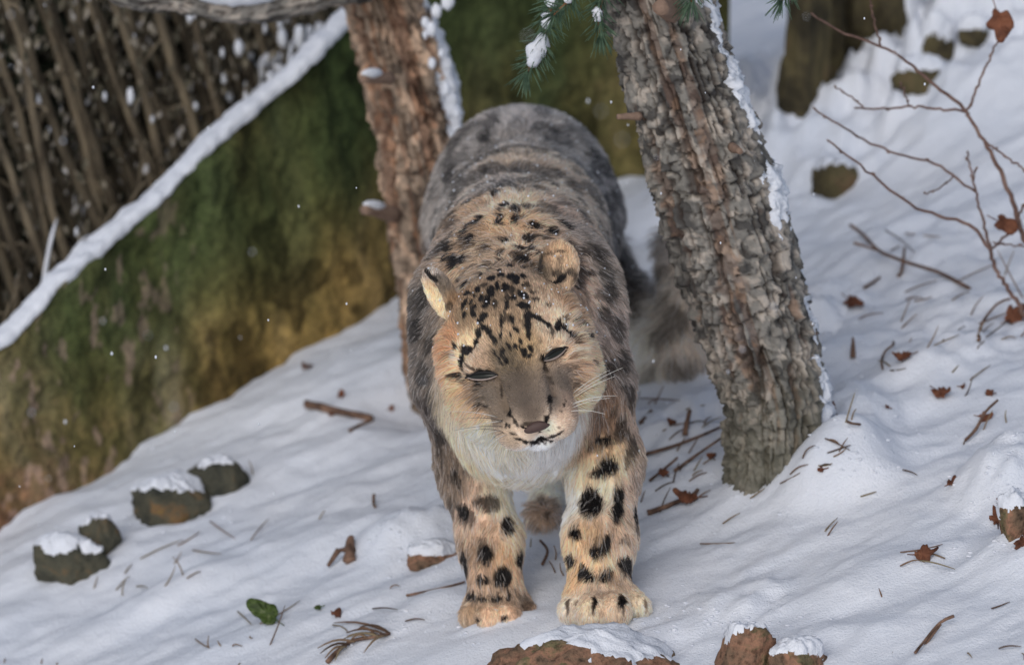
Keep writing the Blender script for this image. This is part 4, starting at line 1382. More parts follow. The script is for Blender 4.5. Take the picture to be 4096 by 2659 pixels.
for j, t in enumerate(tt):
    up = lift * (t - .38 * t * t) * 1.15
    al = np.sqrt(np.maximum(0, 1 - lift ** 2)) * (t * .55 + .45 * t * t)
    pts[:, j] = P0 - Nn * .001 + Nn * (L * up)[:, None] + Dd * (L * al)[:, None]
# hairs gather into tufts
from mathutils.kdtree import KDTree
NC = 15000
sel = rng.choice(NS, NC, replace=False)
kd = KDTree(NC)
for i_, c_ in enumerate(P0[sel]): kd.insert(Vector(c_), i_)
kd.balance()
own = sel[np.fromiter((kd.find(Vector(c_))[1] for c_ in P0), int, NS)]
near_ = np.linalg.norm(P0 - P0[own], axis=1) < .012
cl = np.where(LL[:, 0] < .009, .15, np.where(LL[:, 0] < .014, .35, .62)) * rng.uniform(.5, 1.1, NS) * near_
for j, t in enumerate(tt):
    pts[:, j] += (pts[own, j] - pts[:, j]) * (cl * t ** 1.4)[:, None]
fc, dk = coat(pts[:, 3], interp(vbase))
tuft = rng.lognormal(0, .16, NS)[own]
fc = fc * (rng.lognormal(0, .34, NS) * tuft)[:, None]
grz = (rng.random(NS) < .13) & (LL[:, 0] > .016) & (fc.mean(1) < .35)
fc[grz] *= .35
grz = (rng.random(NS) < .07) & (LL[:, 0] > .016)
fc[grz] = fc[grz] * .3 + .45
bare = np.zeros(NS, bool)                                             # no hair over the eyes and the nose leather
for a_, b_e in EYES:
    bare |= (seg_dist(pts[:, 4], a_, b_e) < .0066) | (seg_dist(pts[:, 2], a_, b_e) < .0056)
bare |= (np.abs((pts[:, 4] - NOSE) @ HX) < .019) & (np.abs((pts[:, 4] - NOSE) @ HF) < .009) & (np.linalg.norm(pts[:, 4] - NOSE, axis=1) < .03)
kp = ~bare
pts, fc, LL, P0, Nn = pts[kp], fc[kp], LL[kp], P0[kp], Nn[kp]
NS = len(pts)
rad0 = np.where(LL[:, 0] < .009, .00036, .00048)
hc = bpy.data.hair_curves.new('fur')
hc.add_curves([NP] * NS)
hc.points.foreach_set('position', pts.astype(np.float32).ravel())
ra = hc.attributes.get('radius') or hc.attributes.new('radius', 'FLOAT', 'POINT')
ra.data.foreach_set('value', (rad0[:, None] * np.array([1, .95, .8, .55, .15])[None]).astype(np.float32).ravel())
ca = hc.attributes.new('coat', 'FLOAT_COLOR', 'CURVE')
ca.data.foreach_set('color', np.concatenate([tone(fc), np.ones((NS, 1))], 1).astype(np.float32).ravel())
hc.materials.append(m_fur)
fur = bpy.data.objects.new('fur', hc)
COL.objects.link(fur)
fur.parent = leopard
fur.matrix_parent_inverse = Matrix.Translation(leopard.location).inverted()

# whiskers: (root, tip) in photo pixels; the tips reach forward and out
m_wh, t_, b_ = mat('whisker_hair', (.75, .72, .66), .4, .4)
m_wd, t_, b_ = mat('whisker_hair_dark', (.12, .10, .09), .4, .4)
WH = [(1990, 1668, 1800, 1646, 0), (2005, 1684, 1830, 1728, 0), (2010, 1706, 1815, 1722, 1), (1995, 1680, 1850, 1676, 1), (2000, 1720, 1868, 1772, 0), (2012, 1728, 1890, 1720, 1), (2022, 1738, 1940, 1800, 0), (2016, 1732, 1965, 1760, 1),
      (2290, 1574, 2440, 1480, 0), (2296, 1580, 2492, 1470, 0), (2292, 1592, 2460, 1505, 0), (2300, 1596, 2400, 1540, 1), (2292, 1612, 2470, 1582, 0), (2290, 1630, 2440, 1592, 0), (2284, 1644, 2420, 1656, 0), (2288, 1620, 2380, 1600, 0)]
for (u0, v0, u1, v1, dk_) in WH:
    h = cast(u0, v0)
    if h is None: continue
    a = h[0]
    b = PX(u1, v1, a[1] - 0.035)
    ts = np.linspace(0, 1, 9)[:, None]
    mid = (a + b) / 2 + AX_U * 0.006 - AX_D * .006
    cv = (1 - ts) ** 2 * a + 2 * ts * (1 - ts) * mid + ts ** 2 * b
    Vw, Fw = tube_geo(cv, np.linspace(.0006, .0002, 9), 5)
    mesh_obj('whisker', Vw, Fw, m_wd if dk_ else m_wh, leopard)
# flakes of snow caught in the fur
G = Geo()
fl_pick = [i for i in rng.permutation(NS)[:9000] if Nn[i, 2] > .25 and (P0[i] - HE) @ HF < -.03 and (CAM - P0[i]) @ Nn[i] > 0][:260]
for i in fl_pick:
    s_ = rng.uniform(.0008, .0020)
    G.add(*snow_lump(pts[i, 3] + Nn[i] * .001, (s_, s_, s_), int(rng.integers(0, 50)), .3, 6, 5))
fs = mesh_obj('snow_flecks', G.V, G.F, m_snow, leopard); fs['kind'] = 'stuff'
# ------------------------------------------------------------------ stones
m_stone, t_, b_ = mat('lichen_stone', rough=.9, spec=.15)
tc_ = texco(t_)
na = noise_n(t_, 14, 6, .65, tc_, .4)
cr = ramp(t_, na.outputs[0], [(.30, lin(62, 54, 46)), (.42, lin(112, 92, 76)), (.52, lin(146, 110, 90)), (.60, lin(104, 98, 72)), (.75, lin(174, 138, 118))])
nb = noise_n(t_, 90, 4, .7, tc_)
sp = ramp(t_, nb.outputs[0], [(.34, (.45, .45, .45)), (.5, (1, 1, 1)), (.7, (1.25, 1.2, 1.15))])
t_.links.new(mixc(t_, 1.0, cr.outputs[0], sp.outputs[0], 'MULTIPLY'), b_.inputs['Base Color'])
bump(t_, b_, nb.outputs[0], .8, .006)
m_stoned, t_, b_ = mat('dark_stone', rough=.9, spec=.15)
tc_ = texco(t_)
na = noise_n(t_, 20, 5, .65, tc_, .4)
cr = ramp(t_, na.outputs[0], [(.32, lin(50, 52, 48)), (.55, lin(82, 80, 68)), (.68, lin(112, 88, 62)), (.8, lin(124, 108, 58))])
t_.links.new(cr.outputs[0], b_.inputs['Base Color'])
bump(t_, b_, na.outputs[0], .8, .01)


def stone(u, v, r, label, mats, seed, sink=.35, snow=None, amp=.22, cuts=9, thick=.008, rough=.13):
    p = ground_hit(u, v)
    c = p + np.array([0, 0, r[2] * (1 - 2 * sink) * .5])
    e = empty('stone', p)
    set_props(e, label, 'stone')
    rock_mesh('rock', c, r, mats, e, seed, amp, cuts, 64, rough, snow, thick)
    return e


e = empty('stone', PX(2350, 2720, -.25))
set_props(e, 'broad mossy brown boulder just below the leopard\'s front paw', 'stone')
rock_mesh('rock', PX(2355, 2805, -.25), (.170, .115, .098), m_stone, e, 12, .14, 4, 90, .12, .80, .010)
stone(2985, 2690, (.056, .05, .075), 'pointed reddish rock poking through snow, right of the broad mossy boulder', m_stone, 21, .30, .62)
stone(3180, 2695, (.050, .04, .042), 'small low rust-coloured rock beside the pointed reddish rock', m_stone, 25, .32, .60)
stone(680, 2035, (.080, .06, .060), 'square dark grey stone with a flat snow cap, below the rock wall', m_stoned, 33, .38, .58, .06, 16)
stone(855, 1945, (.052, .045, .045), 'rounded moss-yellow stone touching the square dark grey stone', m_stoned, 37, .35, .8)
stone(270, 2275, (.078, .06, .058), 'lower blocky stone under a snow cap, farthest down the slope', m_stoned, 43, .38, .58, .06, 16)
stone(392, 2195, (.040, .04, .054), 'brownish upright stone behind the lower blocky snow-capped stone', m_stoned, 45, .35, .75)
stone(3345, 740, (.050, .04, .040), 'dark brown rock lying on the far snow slope behind the right pine', m_brown, 55, .40, .85, .3, 6)
stone(3690, 320, (.055, .05, .045), 'black-brown rock in a hollow of the snow bank', m_brown, 56, .50, .30)
stone(3750, 230, (.035, .03, .08), 'narrow dark rock above the hollow of the snow bank', m_brown, 58, .48, .35)
stone(3900, 140, (.030, .025, .03), 'small dark rock high on the snow bank near the withered leaf', m_brown, 59, .48, .3)
stone(1720, 2240, (.050, .03, .024), 'flat brown stone under a snow lump behind the leopard\'s paw', m_stone, 62, .35, .35)
stone(4070, 2125, (.035, .03, .055), 'rusty brown stone on the side of the large snow mound', m_stone, 66, .3, .35)

# ------------------------------------------------------------------ bare shrub
m_twig, t_, b_ = mat('shrub_bark', rough=.7, spec=.25)
nn = noise_n(t_, 50, 3, .6, texco(t_))
cr = ramp(t_, nn.outputs[0], [(.3, lin(84, 64, 58)), (.6, lin(124, 98, 88)), (.8, lin(140, 122, 112))])
t_.links.new(cr.outputs[0], b_.inputs['Base Color'])
SB = ground_hit(4110, 1290)
YS = SB[1]
shrub = empty('bare_shrub', SB)
set_props(shrub, 'leafless shrub with thin budded brown twigs growing from the snow', 'shrub')
SH = [("stem", 13, 7, [(1640, 1600), (1539, 1480), (1470, 1250), (1380, 1030), (1280, 860), (1180, 700)]), ("branch", 8, 4, [(1190, 715), (1140, 640), (1000, 540), (900, 450), (780, 360), (650, 285), (560, 255), (440, 210), (330, 150), (230, 90)]),
      ("branch", 5, 3, [(650, 285), (620, 150), (585, 0), (570, -60)]), ("branch", 6, 4, [(1180, 695), (1250, 540), (1310, 400), (1360, 280), (1395, 225)]), ("branch", 6, 4, [(1180, 690), (1000, 675), (840, 660), (690, 675), (510, 670)]),
      ("branch", 4, 3, [(545, 665), (470, 600), (370, 540)]), ("branch", 3.5, 2.5, [(830, 660), (800, 590), (775, 520)]), ("stem", 10, 8, [(1560, 1990), (1497, 1858), (1470, 1824), (1378, 1690), (1340, 1582), (1330, 1540)]),
      ("branch", 7, 4, [(1330, 1545), (1290, 1380), (1240, 1180), (1200, 1020), (1190, 945)]), ("branch", 6, 4, [(1240, 1185), (1100, 1090), (1000, 1020), (800, 965), (650, 910), (480, 820), (330, 730), (245, 670)]),
      ("branch", 4, 3, [(1095, 1090), (1020, 1160), (930, 1195)]), ("branch", 4, 3, [(1228, 1110), (1240, 1050)]), ("branch", 8, 4, [(1325, 1540), (1210, 1390), (1020, 1335), (850, 1265), (700, 1160), (560, 1050), (430, 950), (335, 875)]),
      ("branch", 5, 4, [(1280, 855), (1330, 895), (1400, 950), (1560, 1060)]), ("branch", 6, 5, [(1345, 1530), (1440, 1440), (1500, 1350), (1539, 1260)]), ("branch", 4, 3, [(1345, 1500), (1450, 1515), (1560, 1530)])]
sh = np.random.default_rng(8)
for nm, r0, r1, pl in SH:
    P2 = [(3100 + x / 1.545, y / 1.545) for x, y in pl]
    y0 = YS + sh.uniform(-.05, .03); y1 = y0 + sh.uniform(-.10, .05)
    if nm == 'stem': y0 = y1 = YS
    n = 26 if len(pl) > 3 else 12
    pts = spline(np.array([PX(u, v, y0 + (y1 - y0) * k / (len(P2) - 1)) if nm != 'stem' else PX(u, v, YS) for k, (u, v) in enumerate(P2)]), n)
    pts = pts + .0012 * sh.normal(size=pts.shape)
    G = Geo().add(*tube_geo(pts, np.linspace(r0, r1, n) * px_m(pts[0]) * .95, 7, True, .12, 2))
    o = mesh_obj(nm, G.V, G.F, m_twig, shrub)
    if nm == 'branch':
        for q in list(range(3, n - 2, 5)) + [n - 1]:
            t = unit(pts[min(q, n - 1)] - pts[q - 1]); sd_ = unit(np.cross(t, sh.normal(size=3)))
            rb = max(.0022, r1 * px_m(pts[0]) * 1.25)
            c = pts[q] + (sd_ * rb * .8 if q < n - 1 else t * rb * .4)
            V1, F1 = tube_geo([c - t * rb, c - t * rb * .3, c + t * rb * .7, c + t * rb * 2.2], [rb * .5, rb, rb * .85, rb * .15], 6)
            mesh_obj('bud', V1, F1, m_twig, o)

# ------------------------------------------------------------------ fallen and withered leaves
m_leaf, t_, b_ = mat('dead_leaf', rough=.75, spec=.2)
oi = N_(t_, 'ShaderNodeObjectInfo')
nn = noise_n(t_, 45, 4, .6, texco(t_))
cr = ramp(t_, nn.outputs[0], [(.3, lin(74, 46, 36)), (.6, lin(124, 80, 60)), (.8, lin(156, 112, 84))])
hsv = N_(t_, 'ShaderNodeHueSaturation')
mr = N_(t_, 'ShaderNodeMapRange'); mr.inputs[3].default_value = .65; mr.inputs[4].default_value = 1.15
t_.links.new(oi.outputs['Random'], mr.inputs[0]); t_.links.new(mr.outputs[0], hsv.inputs['Value']); t_.links.new(cr.outputs[0], hsv.inputs['Color'])
t_.links.new(hsv.outputs[0], b_.inputs['Base Color'])


def leaf(center, size, seed, label, nrm_=None, lobes=5, curl=.5, mats=None, group=None, rot=None, sx=1.0):
    r_ = np.random.default_rng(seed)
    n = 40
    a = np.linspace(0, 2 * np.pi, n, endpoint=False)
    rr2 = (.72 + .10 * np.cos(a * lobes + .9 * np.sin(a + seed)) + .07 * np.cos(a * (lobes + 1) + seed) + .03 * np.cos(a * 7 + seed * 2) + .02 * r_.normal(size=n)) * (1 + .25 * np.cos(a))
    rings = [0, .35, .7, 1.0]
    V1 = [(0, 0, 0)]
    for q in rings[1:]:
        for k in range(n):
            rad_ = q * (rr2[k] if q > .5 else .5 + .5 * rr2[k])
            x, y = rad_ * math.cos(a[k]), rad_ * math.sin(a[k]) * .8
            V1.append((x, y, curl * (x * x * .5 + .35 * y * y * np.sign(y)) + .06 * math.sin(5 * x + seed) + .09 * r_.normal() + .14 * math.sin(3.1 * y + 2 * x + seed)))
    F1 = [(0, 1 + k, 1 + (k + 1) % n) for k in range(n)]
    for q in range(2):
        for k in range(n):
            F1.append((1 + q * n + k, 1 + (q + 1) * n + k, 1 + (q + 1) * n + (k + 1) % n, 1 + q * n + (k + 1) % n))
    V1 = np.array(V1) * size * np.array([sx, 1, 1])
    z = unit(nrm_ if nrm_ is not None else r_.normal(size=3) * .35 + np.array([-.2, -.5, 1]))
    x = unit(np.cross(z, r_.normal(size=3) if rot is None else rot)); y = np.cross(z, x)
    V1 = V1 @ np.stack([x, y, z])
    # leaf thickness
    up = z * .0009
    nv = len(V1)
    VV = np.concatenate([V1 + up, V1 - up])
    FF = F1 + [tuple(i + nv for i in f[::-1]) for f in F1]
    o0 = 1 + 2 * n
    FF += [(o0 + k, o0 + k + nv, o0 + (k + 1) % n + nv, o0 + (k + 1) % n) for k in range(n)]
    e = empty('leaf', center)
    set_props(e, label, 'leaf', group)
    bl = mesh_obj('blade', VV + np.asarray(center), FF, mats or m_leaf, e)
    st_ = np.linspace(0, 1, 6)[:, None]
    cv = np.asarray(center) + (-x * size * (.3 + .9 * st_)) + z * size * .15 * st_
    mesh_obj('stalk', *tube_geo(cv, np.linspace(.0012, .0008, 6), 5), mats or m_leaf, e)
    return e


for (u, v, s, lab, lob, cu) in [
    (3410, 1228, .024, 'red-brown lobed leaf half buried in the snow right of the right pine', 5, .5),
    (3620, 1440, .019, 'curled rust-brown leaf under a bright snow mound', 3, .9),
    (3760, 1585, .022, 'upright brown three-lobed leaf standing in the snow', 3, .4),
    (3850, 1552, .009, 'tiny oval brown leaf scrap beside the upright three-lobed leaf', 2, .3),
    (3550, 1632, .007, 'tiny reddish leaf crumb below the upright three-lobed leaf', 2, .3),
    (3805, 1942, .012, 'small dark red crumpled leaf alone on the smooth snow', 4, .9),
    (4030, 2025, .018, 'orange-brown leaf stuck to the side of the large snow mound', 4, .3),
    (3990, 2090, .017, 'yellow-brown crumpled leaf below the orange-brown leaf on the mound', 5, .8),
    (4085, 2180, .016, 'brown leaf at the foot of the large snow mound', 4, .5),
    (2760, 2010, .024, 'brown curled leaf lying by twigs between leopard and right pine', 3, .9),
    (2660, 1905, .013, 'dull brown leaf scrap beside the short brown stalk near the leopard', 3, .8),
    (2850, 1835, .012, 'small folded brown leaf on the snow below the long grey stalk', 2, .8),
    (2690, 1700, .012, 'dark curled leaf under snow behind the long grey stalk', 3, .9),
    (3285, 1885, .010, 'rusty leaf crumb among needles at the right pine', 2, .6),
    (1365, 1590, .014, 'dark brown leaf standing in the snow above the reddish stick', 2, .7),
    (1225, 1475, .015, 'small brown forked leaf near the edge of the rock wall', 3, .8),
    (1325, 1665, .010, 'little dark leaf under the reddish stick', 2, .6),
    (1565, 1640, .010, 'little dark leaf beside the end of the reddish stick', 2, .6),
    (1345, 2470, .016, 'narrow orange-brown leaf near the pine needle cluster', 2, .8),
    (1905, 2390, .008, 'tiny brown leaf scrap behind the left front paw', 2, .5),
    (3935, 1680, .014, 'black withered leaf on a thin stalk by the snow mound', 4, .9),
    (3965, 1580, .010, 'small black seed leaf above the black withered leaf', 3, .8),
    (3330, 1630, .010, 'dark scrap of leaf at the snowy foot of the right pine', 2, .6),
    (4050, 1290, .026, 'black wet leaf in the hollow at the base of the shrub', 4, .8),
    (3690, 2235, .020, 'dark leaf lying in a small pit under brown needles', 4, .8),
]:
    p = ground_hit(u, v)
    leaf(p + np.array([0, 0, s * .35]), s, int(u + v), lab, None, lob, cu, sx=.55 if lob == 2 else 1.0)
leaf(PX(4000, 85, YS - .02), .034, 71, 'large withered brown leaf hanging on the tip of a shrub twig', np.array([-.2, -1, .25]), 4, .6)
leaf(PX(4015, 895, YS - .03), .026, 72, 'withered brown leaf clinging low on the shrub stem', np.array([.1, -1, .5]), 3, .6)
m_gl, t_, b_ = mat('green_leaf', rough=.6, spec=.3)
nn = noise_n(t_, 60, 4, .6, texco(t_))
cr = ramp(t_, nn.outputs[0], [(.3, lin(30, 42, 18)), (.55, lin(66, 84, 34)), (.72, lin(120, 124, 96))])
t_.links.new(cr.outputs[0], b_.inputs['Base Color'])
leaf(ground_hit(1070, 2490) + np.array([0, -.004, .018]), .032, 81, 'mossy dark green leaf lying on the open snow', np.array([-.25, -.85, .6]), 2, .5, m_gl, rot=np.array([.6, .2, .9]))
leaf(ground_hit(1275, 2440) + np.array([0, -.002, .006]), .009, 82, 'tiny dark green leaf bud beside the mossy leaf', np.array([-.2, -.8, .6]), 2, .3, m_gl, sx=.7)

# ------------------------------------------------------------------ sticks, bark and needles on the snow
m_stick, t_, b_ = mat('dead_stick', rough=.85, spec=.15)
nn = noise_n(t_, 40, 4, .65, texco(t_))
cr = ramp(t_, nn.outputs[0], [(.3, lin(64, 50, 44)), (.5, lin(104, 82, 70)), (.7, lin(146, 116, 98))])
t_.links.new(cr.outputs[0], b_.inputs['Base Color'])


def stick(name, pl, r0, r1, label, cat, lift=.004, group=None, mats=None, side=None, n=14, noise=.2):
    P3 = []
    for (u, v, h) in pl:
        p = ground_hit(u, v)
        P3.append(PX(u, v, p[1] - h * .6) if h else p + np.array([0, 0, lift]))
    pts = spline(np.array(P3), n)
    V1, F1 = tube_geo(pts, np.linspace(r0, r1, n), 7, True, noise, int(pl[0][0]))
    if side is None:
        o = mesh_obj(name, V1, F1, mats or m_stick)
        return set_props(o, label, cat, group)
    e = empty(name, pts[n // 2])
    set_props(e, label, cat, group)
    mesh_obj('shaft', V1, F1, mats or m_stick, e)
    for sl_ in side:
        sp_ = spline(np.array([PX(u, v, float(np.mean([q[1] for q in pts]))) for u, v in sl_]), 8)
        mesh_obj('side_twig', *tube_geo(sp_, np.linspace(r1 * .9, r1 * .5, 8), 6), mats or m_stick, e)
    return e


stick('stick', [(1225, 1615, .02), (1300, 1632, .02), (1400, 1655, .02), (1490, 1688, 0)], .0075, .0065, 'reddish broken stick lying on the snow beside the leopard', 'stick', .006, noise=.3)
stick('stick', [(1400, 1730, 0), (1440, 1700, .01), (1475, 1685, .01)], .004, .003, 'short thin stick forking off below the reddish stick', 'stick')
stick('bark_piece', [(1400, 2255, .0), (1398, 2200, .035), (1405, 2150, .06)], .011, .006, 'upright splinter of brown bark against the snow lump', 'bark', noise=.5, side=[[(1398, 2195), (1355, 2200)], [(1355, 2198), (1312, 2262)]])
stick('twig', [(3400, 900, .14), (3449, 936, .13), (3516, 1003, .11), (3614, 1045, .09), (3759, 1092, .05), (3880, 1155, .01)], .0030, .0034, 'dark brown forked twig stuck slanting in the snow below the shrub', 'twig', side=[[(3415, 972), (3460, 985), (3516, 1005)]], n=24)
stick('twig', [(2590, 2060, 0), (2650, 2030, .02), (2760, 1985, .03), (2790, 1960, .01)], .0045, .003, 'brown dead branch half buried between leopard and right pine', 'twig', noise=.35)
stick('twig', [(2560, 1830, 0), (2640, 1800, .02), (2760, 1760, .03), (2900, 1700, .03)], .0034, .0022, 'long grey dead stalk leaning towards the right pine', 'twig')
stick('twig', [(2700, 1890, 0), (2800, 1810, .05), (2930, 1720, .07)], .0030, .002, 'thin dead stalk crossing the long grey stalk', 'twig')
stick('twig', [(2740, 1750, 0), (2745, 1700, .04), (2760, 1640, .08)], .005, .003, 'short dark stub standing beside the right pine', 'twig')
stick('twig', [(2600, 1930, 0), (2680, 1855, .04), (2710, 1830, .05)], .0024, .002, 'short brown stalk poking from snow near the leopard', 'twig')
stick('twig', [(2565, 1700, 0), (2600, 1650, .04), (2606, 1640, .05)], .0045, .003, 'stubby grey twig right behind the leopard\'s shoulder', 'twig')
stick('twig', [(1500, 2035, 0), (1494, 2010, .03), (1496, 1978, .06)], .0022, .003, 'single dark stalk standing in the snow left of the leopard', 'twig')
stick('twig', [(1625, 2390, 0), (1700, 2365, .005), (1790, 2345, .006), (1860, 2335, 0)], .0022, .0018, 'long straight straw lying beside the left front paw', 'twig')
stick('twig', [(3660, 2620, 0), (3700, 2560, .02), (3760, 2490, .04), (3815, 2462, .06)], .0020, .0026, 'bent pair of needles with a dark tip arching from the snow', 'twig', side=[[(3672, 2618), (3712, 2562), (3765, 2495)]])
stick('twig', [(3530, 1484, 0), (3526, 1440, .02), (3545, 1400, .04), (3572, 1382, .05), (3574, 1368, .05)], .0018, .0022, 'thin stalk curled like a hook near the curled leaf', 'twig')
stick('twig', [(3410, 1440, 0), (3412, 1400, .03), (3412, 1350, .06)], .005, .0018, 'upright pointed brown stalk next to the right pine', 'twig')
stick('twig', [(3590, 1112, 0), (3606, 1085, .02), (3618, 990, .09)], .0035, .002, 'upright reddish stalk under the forked twig', 'twig')
stick('twig', [(3455, 1160, 0), (3490, 1130, .02), (3520, 1108, .02)], .003, .002, 'short slanting stalk above the red-brown lobed leaf', 'twig')
stick('twig', [(3915, 1370, 0), (3930, 1290, .04), (3990, 1215, .05), (4040, 1195, .03)], .003, .002, 'arched dry stalk at the base of the shrub', 'twig')
stick('twig', [(3860, 1770, 0), (3900, 1720, .03), (3940, 1650, .06), (3990, 1600, .07)], .0028, .002, 'dark stalk carrying black withered leaves by the snow mound', 'twig')
stick('twig', [(3330, 1655, .01), (3400, 1690, .02), (3440, 1706, 0)], .0040, .002, 'dark twig lying at the snowy foot of the right pine', 'twig')
stick('twig', [(2170, 2265, 0), (2190, 2200, .03), (2160, 2160, .05)], .0028, .002, 'bent dead stalk standing between the front legs', 'twig')
stick('twig', [(1580, 820, .0), (1590, 960, .0), (1605, 1120, 0), (1640, 1320, 0)], .002, .0016, 'long thin dry stem hanging beside the left pine', 'twig') if False else None

m_nd, t_, b_ = mat('brown_needle', rough=.7, spec=.2)
oi = N_(t_, 'ShaderNodeObjectInfo')
cr = ramp(t_, oi.outputs['Random'], [(.0, lin(70, 56, 46)), (.5, lin(118, 92, 74)), (1., lin(128, 116, 92))])
t_.links.new(cr.outputs[0], b_.inputs['Base Color'])
# single needles where the photograph shows them: two ends in photo pixels
ND = """560 2240 735 2165|690 2225 735 2300|465 2365 520 2310|490 2380 505 2310|545 2350 590 2360|770 2205 885 2222|840 2090 940 2162|15 2650 20 2630|175 2655 170 2632|230 2660 232 2650|950 2450 1005 2505|1040 2500 1200 2410|1075 2580 1140 2420|930 2590 970 2592|1000 2550 1010 2560|
1330 2505 1395 2540|1390 2550 1510 2542|1490 2440 1590 2446|1560 2360 1600 2352|1270 2080 1300 2040|995 1840 1010 1900|780 2560 840 2600|835 2540 838 2590|870 2560 890 2585|960 2660 965 2650|3300 2130 3350 2080|3610 1885 3670 1910|3305 2145 3352 2085|3515 2350 3530 2390|
3600 2215 3770 2185|3600 2270 3680 2248|3680 2248 3820 2285|3780 2240 3690 2215|3965 2440 4040 2415|3870 2620 3888 2640|3995 2600 4085 2595|4085 2610 4096 2640|3570 2620 3572 2605|3930 1720 3970 1640|3300 1760 3400 1810|3310 1765 3360 1790|3210 1840 3260 1790|3230 1850 3268 1800|3380 1690 3420 1570|
3405 1680 3425 1635|3915 1300 4080 1240|3945 1355 4070 1265|3910 1400 3940 1370|4005 1365 4065 1362|3640 1370 3648 1350|3560 1010 3600 990|3620 940 3760 955|3540 925 3660 1020|3830 1130 3990 1060|3990 1000 4096 1190|3620 1175 3750 1130|2800 2180 2940 2178|2620 1970 2700 1935|2560 2010 2580 1960|3870 1750 3855 1780|4025 1640 4028 1690|
2560 1600 2720 1610|2650 1730 2740 1700|2520 1640 2560 1560|2690 1930 2715 1850|3000 2000 3060 1960|3120 1940 3200 1900|2195 2240 2225 2290|2215 2180 2220 2240|2120 2190 2125 2150|2240 2250 2260 2300|1620 2490 1700 2488|3560 1470 3510 1450|2890 2100 2960 2060"""
ND_ = [tuple(map(float, t.split())) for t in ND.replace('\n', '').split('|')]
nr = np.random.default_rng(31)
for (u, v, su_, sv_, n_) in ((2740, 1800, 110, 140, 16), (3250, 1850, 110, 70, 12), (3250, 1650, 60, 60, 4), (3650, 1250, 170, 130, 10), (3900, 1500, 120, 150, 8), (700, 2250, 260, 70, 8)):
    for _ in range(n_):
        a_, b_u, b_v = nr.uniform(-1.2, 1.2), u + nr.normal() * su_, v + nr.normal() * sv_
        ln_ = nr.uniform(35, 110)
        ND_.append((b_u, b_v, b_u + ln_ * math.cos(a_), b_v - ln_ * abs(math.sin(a_))))
for (u0, v0, u1, v1) in ND_:
    a, b = ground_hit(u0, v0), ground_hit(u1, v1)
    if abs(v1 - v0) > abs(u1 - u0) * 1.2:                             # standing needle: rises out of the snow
        lo_, hi_ = (a, (u1, v1)) if v0 > v1 else (b, (u0, v0))
        a = lo_ - np.array([0, 0, .004]); b = PX(hi_[0], hi_[1], lo_[1] + .01)
    else:
        a = a + np.array([0, 0, .003]); b = b + np.array([0, 0, .004])
    ts = np.linspace(0, 1, 7)[:, None]
    cv = a + (b - a) * ts + np.array([random.uniform(-.003, .003), 0, random.uniform(-.002, .004)]) * np.sin(ts * math.pi)
    o = mesh_obj('pine_needle', *tube_geo(cv, np.array([.0011, .0013, .0013, .0012, .0011, .0009, .0005]), 5), m_nd)
    um, vm = (u0 + u1) / 2, (v0 + v1) / 2
    where = ('between the leopard and the right pine' if 2500 < um < 3080 and vm < 2110 else 'on the snow between the leopard\'s front legs' if 2080 < um < 2280 else
             'at the foot of the right pine' if 3080 < um < 3440 and vm < 1900 else 'under and around the bare shrub' if um > 3480 and vm < 1420 else 'around the large snow mound' if um > 3840 and vm < 2000 else
             'around the dark leaf in its small pit' if 3580 < um < 3830 and 2170 < vm < 2300 else 'on the smooth snow below the large snow mound' if um > 2780 else 'around the mossy green leaf' if 920 < um < 1210 and vm > 2380 else
             'beside the fallen pine sprig' if 1260 < um < 1720 and vm > 2330 else 'on the slope below the blocky stones')
    stand = 'upright' if abs(v1 - v0) > abs(u1 - u0) * 1.2 else 'fallen'
    set_props(o, ('pine needle standing upright ' if stand == 'upright' else 'brown pine needle lying ') + where, 'pine needle', stand + ' needles ' + where)
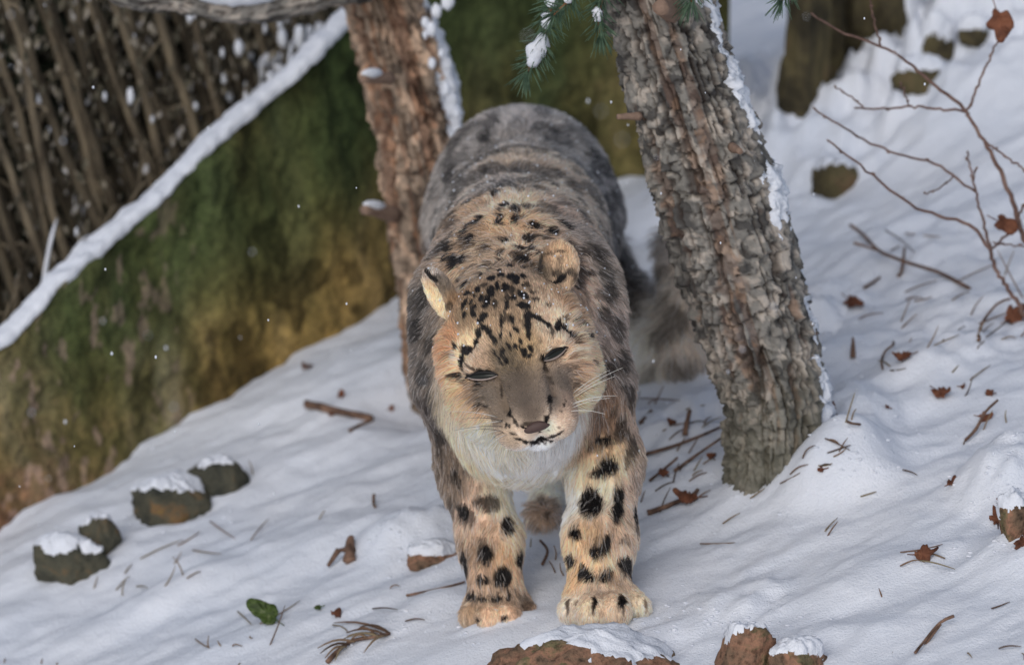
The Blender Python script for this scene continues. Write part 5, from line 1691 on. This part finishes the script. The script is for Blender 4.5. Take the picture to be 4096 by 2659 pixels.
# fallen spray of needles in the foreground
p = ground_hit(1400, 2590)
sp_ = empty('needle_spray', p)
set_props(sp_, 'fallen brown pine sprig with spread needles on the foreground snow', 'pine sprig')
yv = p[1]
G = Geo()
mesh_obj('twig', *tube_geo(spline(np.array([ground_hit(u, v) + np.array([0, 0, .006]) for u, v in [(1310, 2659), (1370, 2600), (1420, 2572), (1500, 2560), (1560, 2545)]]), 14), np.linspace(.0042, .0025, 14), 6, True, .3, 3), m_stick, sp_)
for (u0, v0, u1, v1) in [(1560, 2545, 1335, 2508), (1560, 2546, 1440, 2525), (1540, 2552, 1385, 2548), (1520, 2560, 1375, 2572), (1470, 2565, 1400, 2580), (1545, 2555, 1455, 2628), (1420, 2580, 1270, 2610), (1400, 2590, 1280, 2632), (1380, 2600, 1300, 2650), (1385, 2600, 1340, 2659), (1500, 2550, 1420, 2540)]:
    a, b = ground_hit(u0, v0) + np.array([0, 0, .006]), ground_hit(u1, v1) + np.array([0, 0, .008])
    ts = np.linspace(0, 1, 6)[:, None]
    mesh_obj('needle', *tube_geo(a + (b - a) * ts + np.array([0, 0, .008]) * np.sin(ts * math.pi), np.array([.0018, .002, .002, .0018, .0014, .0007]), 5), m_nd, sp_)

# crumbs of snow fallen from the branches
cg = np.random.default_rng(21)
G = Geo()
for (u, v, su_, sv_, n_) in ((3350, 1300, 120, 120, 60), (3350, 1780, 140, 120, 60), (2750, 1800, 160, 160, 60), (4000, 2050, 100, 160, 60), (2900, 2520, 300, 60, 80), (1650, 2200, 160, 60, 40), (700, 2080, 250, 60, 40), (2200, 2500, 400, 40, 60), (3700, 900, 300, 200, 60)):
    for _ in range(n_):
        p = ground_hit(u + cg.normal() * su_, min(2655, v + cg.normal() * sv_))
        s_ = cg.uniform(.0012, .0034)
        G.add(*snow_lump(p + np.array([0, 0, s_ * .4]), (s_ * cg.uniform(.7, 1.8), s_, s_ * .55), int(cg.integers(0, 99)), .3, 8, 6))
o = mesh_obj('snow_crumbs', G.V, G.F, m_snow)
set_props(o, 'loose crumbs of snow scattered over the slope', 'snow', None, 'stuff')

# a few flakes still falling
G = Geo()
for _ in range(130):
    y_ = cg.uniform(-2.6, 2.2)
    s_ = cg.uniform(.0009, .0018)
    G.add(*snow_lump(PX(cg.uniform(-150, 4250), cg.uniform(-100, 2100), y_), (s_, s_, s_ * 1.5), int(cg.integers(0, 99)), .25, 6, 5))
o = mesh_obj('falling_snow', G.V, G.F, m_snow)
set_props(o, 'sparse small snowflakes falling through the air', 'snowflakes', None, 'stuff')
